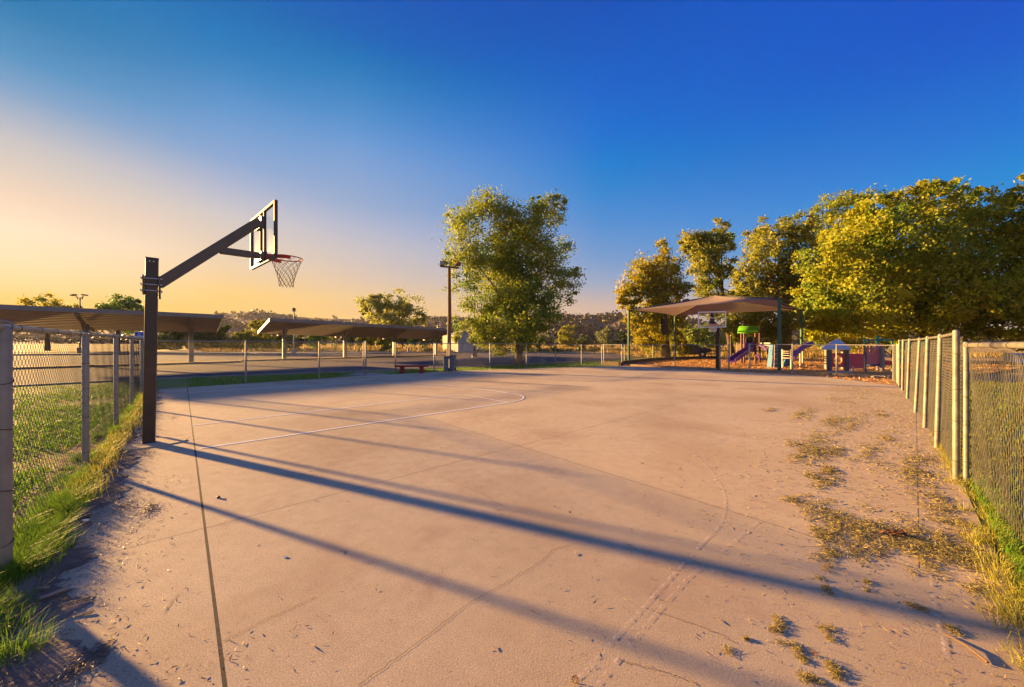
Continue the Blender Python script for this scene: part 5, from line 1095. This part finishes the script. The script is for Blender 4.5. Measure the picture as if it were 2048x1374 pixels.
for i, (px, py, w_, lab) in enumerate([(1077, 699, 10, 'low grey shrub at the field edge nearest the cottonwood'), (1105, 700, 14, 'low dark shrub at the field edge below the scrub tree'), (1165, 700, 12, 'low green shrub at the field edge below the dark bush'), (1188, 700, 11, 'low round shrub at the field edge left of the sail'), (855, 702, 14, 'heap of bare grey brush under the far carport end'), (770, 700, 10, 'dark low shrub at the asphalt edge behind the bench opening')]):
    Y = 1168 / (706 - 684); bush('low_shrub', lab, px, Y, [(px - w_ * .4, py - 1, w_ * .5), (px + w_ * .4, py, w_ * .5), (px, py - 2, w_ * .5)], 900, .28, M['leaf_grey' if i in (0, 4) else 'leaf_dark'], None, .05, cat='shrub', seed=80 + i, limbs=2)

# ------------------------------------------------------------------ hills
def hill(ridge, Dm, Dn, seed, n=260, rows=26):
    r_ = np.random.default_rng(seed); px = np.linspace(ridge[0][0], ridge[-1][0], n); ry = np.interp(px, [a for a, b in ridge], [b for a, b in ridge]) ; zt = H + (HOR - ry) / F * Dm
    vs = np.zeros((rows, n, 3)); ph_ = r_.uniform(0, 6, 8)
    for i in range(rows):
        t = i / (rows - 1); Dd = Dn + (Dm - Dn) * t; x = (px - 1024) / F * Dd
        sh = t ** 1.25 + .07 * math.sin(math.pi * t) * (np.sin(px * .031 + ph_[0]) + np.sin(px * .083 + ph_[1] + t * 3) * .7 + np.sin(px * .17 + ph_[2] - t * 4) * .4)
        vs[i] = np.stack([x, np.full(n, Dd), -.5 + (zt + .5) * np.clip(sh, 0, 1.02)], -1)
    vs[:, :, 2] += r_.normal(0, .25, (rows, n))
    last = vs[-1].copy(); last[:, 1] += 150; last[:, 2] *= .6; vs = np.concatenate([vs, last[None]], 0)
    idx = np.arange((rows + 1) * n).reshape(rows + 1, n); q = np.stack([idx[:-1, :-1], idx[:-1, 1:], idx[1:, 1:], idx[1:, :-1]], -1).reshape(-1, 4)
    o = npmesh('hill', vs.reshape(-1, 3), q, M['hill'], smooth=True); tag(o, kind='structure'); return vs
hv1 = hill([(-700, 650), (-200, 648), (200, 646), (380, 641), (412, 636), (445, 627), (500, 624), (555, 627), (585, 633), (640, 637), (700, 638), (760, 639), (830, 636), (870, 634), (905, 634), (960, 636), (1040, 640), (1120, 648), (1300, 665)], 600, 330, 3)
hv2 = hill([(900, 676), (980, 655), (1040, 641), (1075, 638), (1105, 635), (1135, 634), (1175, 632), (1200, 629), (1240, 629), (1270, 633), (1330, 641), (1380, 640), (1420, 648), (1520, 655), (1700, 662), (2300, 668)], 440, 230, 4)
def scrub(name, label, hv, n, s0, s1, seed, bias=1.0):
    r_ = np.random.default_rng(seed); rows, cols = hv.shape[:2]; i = (rows - 2) * r_.uniform(0, 1, n) ** bias; j = r_.uniform(0, cols - 1.01, n)
    i0, j0 = i.astype(int), j.astype(int); fi, fj = (i - i0)[:, None], (j - j0)[:, None]
    p = hv[i0, j0] * (1 - fi) * (1 - fj) + hv[i0 + 1, j0] * fi * (1 - fj) + hv[i0, j0 + 1] * (1 - fi) * fj + hv[i0 + 1, j0 + 1] * fi * fj
    m = np.sin(p[:, 0] * .045) + np.sin(p[:, 1] * .06 + p[:, 0] * .02) + np.sin(p[:, 0] * .11 + 2) * .6 + r_.normal(0, .7, n); p = p[m > -.35]; n = len(p)
    # each shrub: a handful of leafy facets
    K = 9; s = r_.uniform(s0, s1, n) * np.where(r_.uniform(0, 1, n) > .9, 1.6, 1); c = p[:, None, :] + r_.standard_normal((n, K, 3)) * (s[:, None, None] * np.array([.42, .42, .28])) + np.array([0, 0, 1]) * (s * .45)[:, None, None]
    c = c.reshape(-1, 3); sz = np.repeat(s, K) * .62
    a = r_.standard_normal((n * K, 3)); a /= np.linalg.norm(a, axis=1)[:, None]; t = np.cross(a, r_.standard_normal((n * K, 3))); t /= np.linalg.norm(t, axis=1)[:, None]; b = np.cross(a, t)
    A, B = t * sz[:, None] * .6, b * sz[:, None] * .5
    v = np.stack([c - A, c + B, c + A, c - B], 1).reshape(-1, 3)
    tag(npmesh(name, v, np.arange(n * K * 4).reshape(-1, 4), M['scrub']), label, 'scrub', kind='stuff')
scrub('hillside_scrub', 'scattered dark scrub dotting the pale distant hill behind the carports', hv1, 6500, 1.7, 4.4, 1)
scrub('hillside_scrub', 'dense dark scrub covering the nearer hill behind the shade sail', hv2, 13000, 1.8, 4.3, 2)
# trees outside the frame, beyond the fence: they shade the near corner
# ------------------------------------------------------------------ haze
def haze():
    m = D.materials.new('haze_air'); m.use_nodes = True; t = m.node_tree; t.nodes.clear(); o = t.nodes.new('ShaderNodeOutputMaterial'); v = t.nodes.new('ShaderNodeVolumePrincipled')
    v.inputs['Color'].default_value = (.9, .86, .86, 1); v.inputs['Density'].default_value = HAZE; v.inputs['Anisotropy'].default_value = .15; t.links.new(v.outputs[0], o.inputs['Volume'])
    return m
HAZE = .0001
tag(MB().box((0, 1500, 26.0), (6400, 4200, 54.4)).build('haze', haze()), kind='stuff')
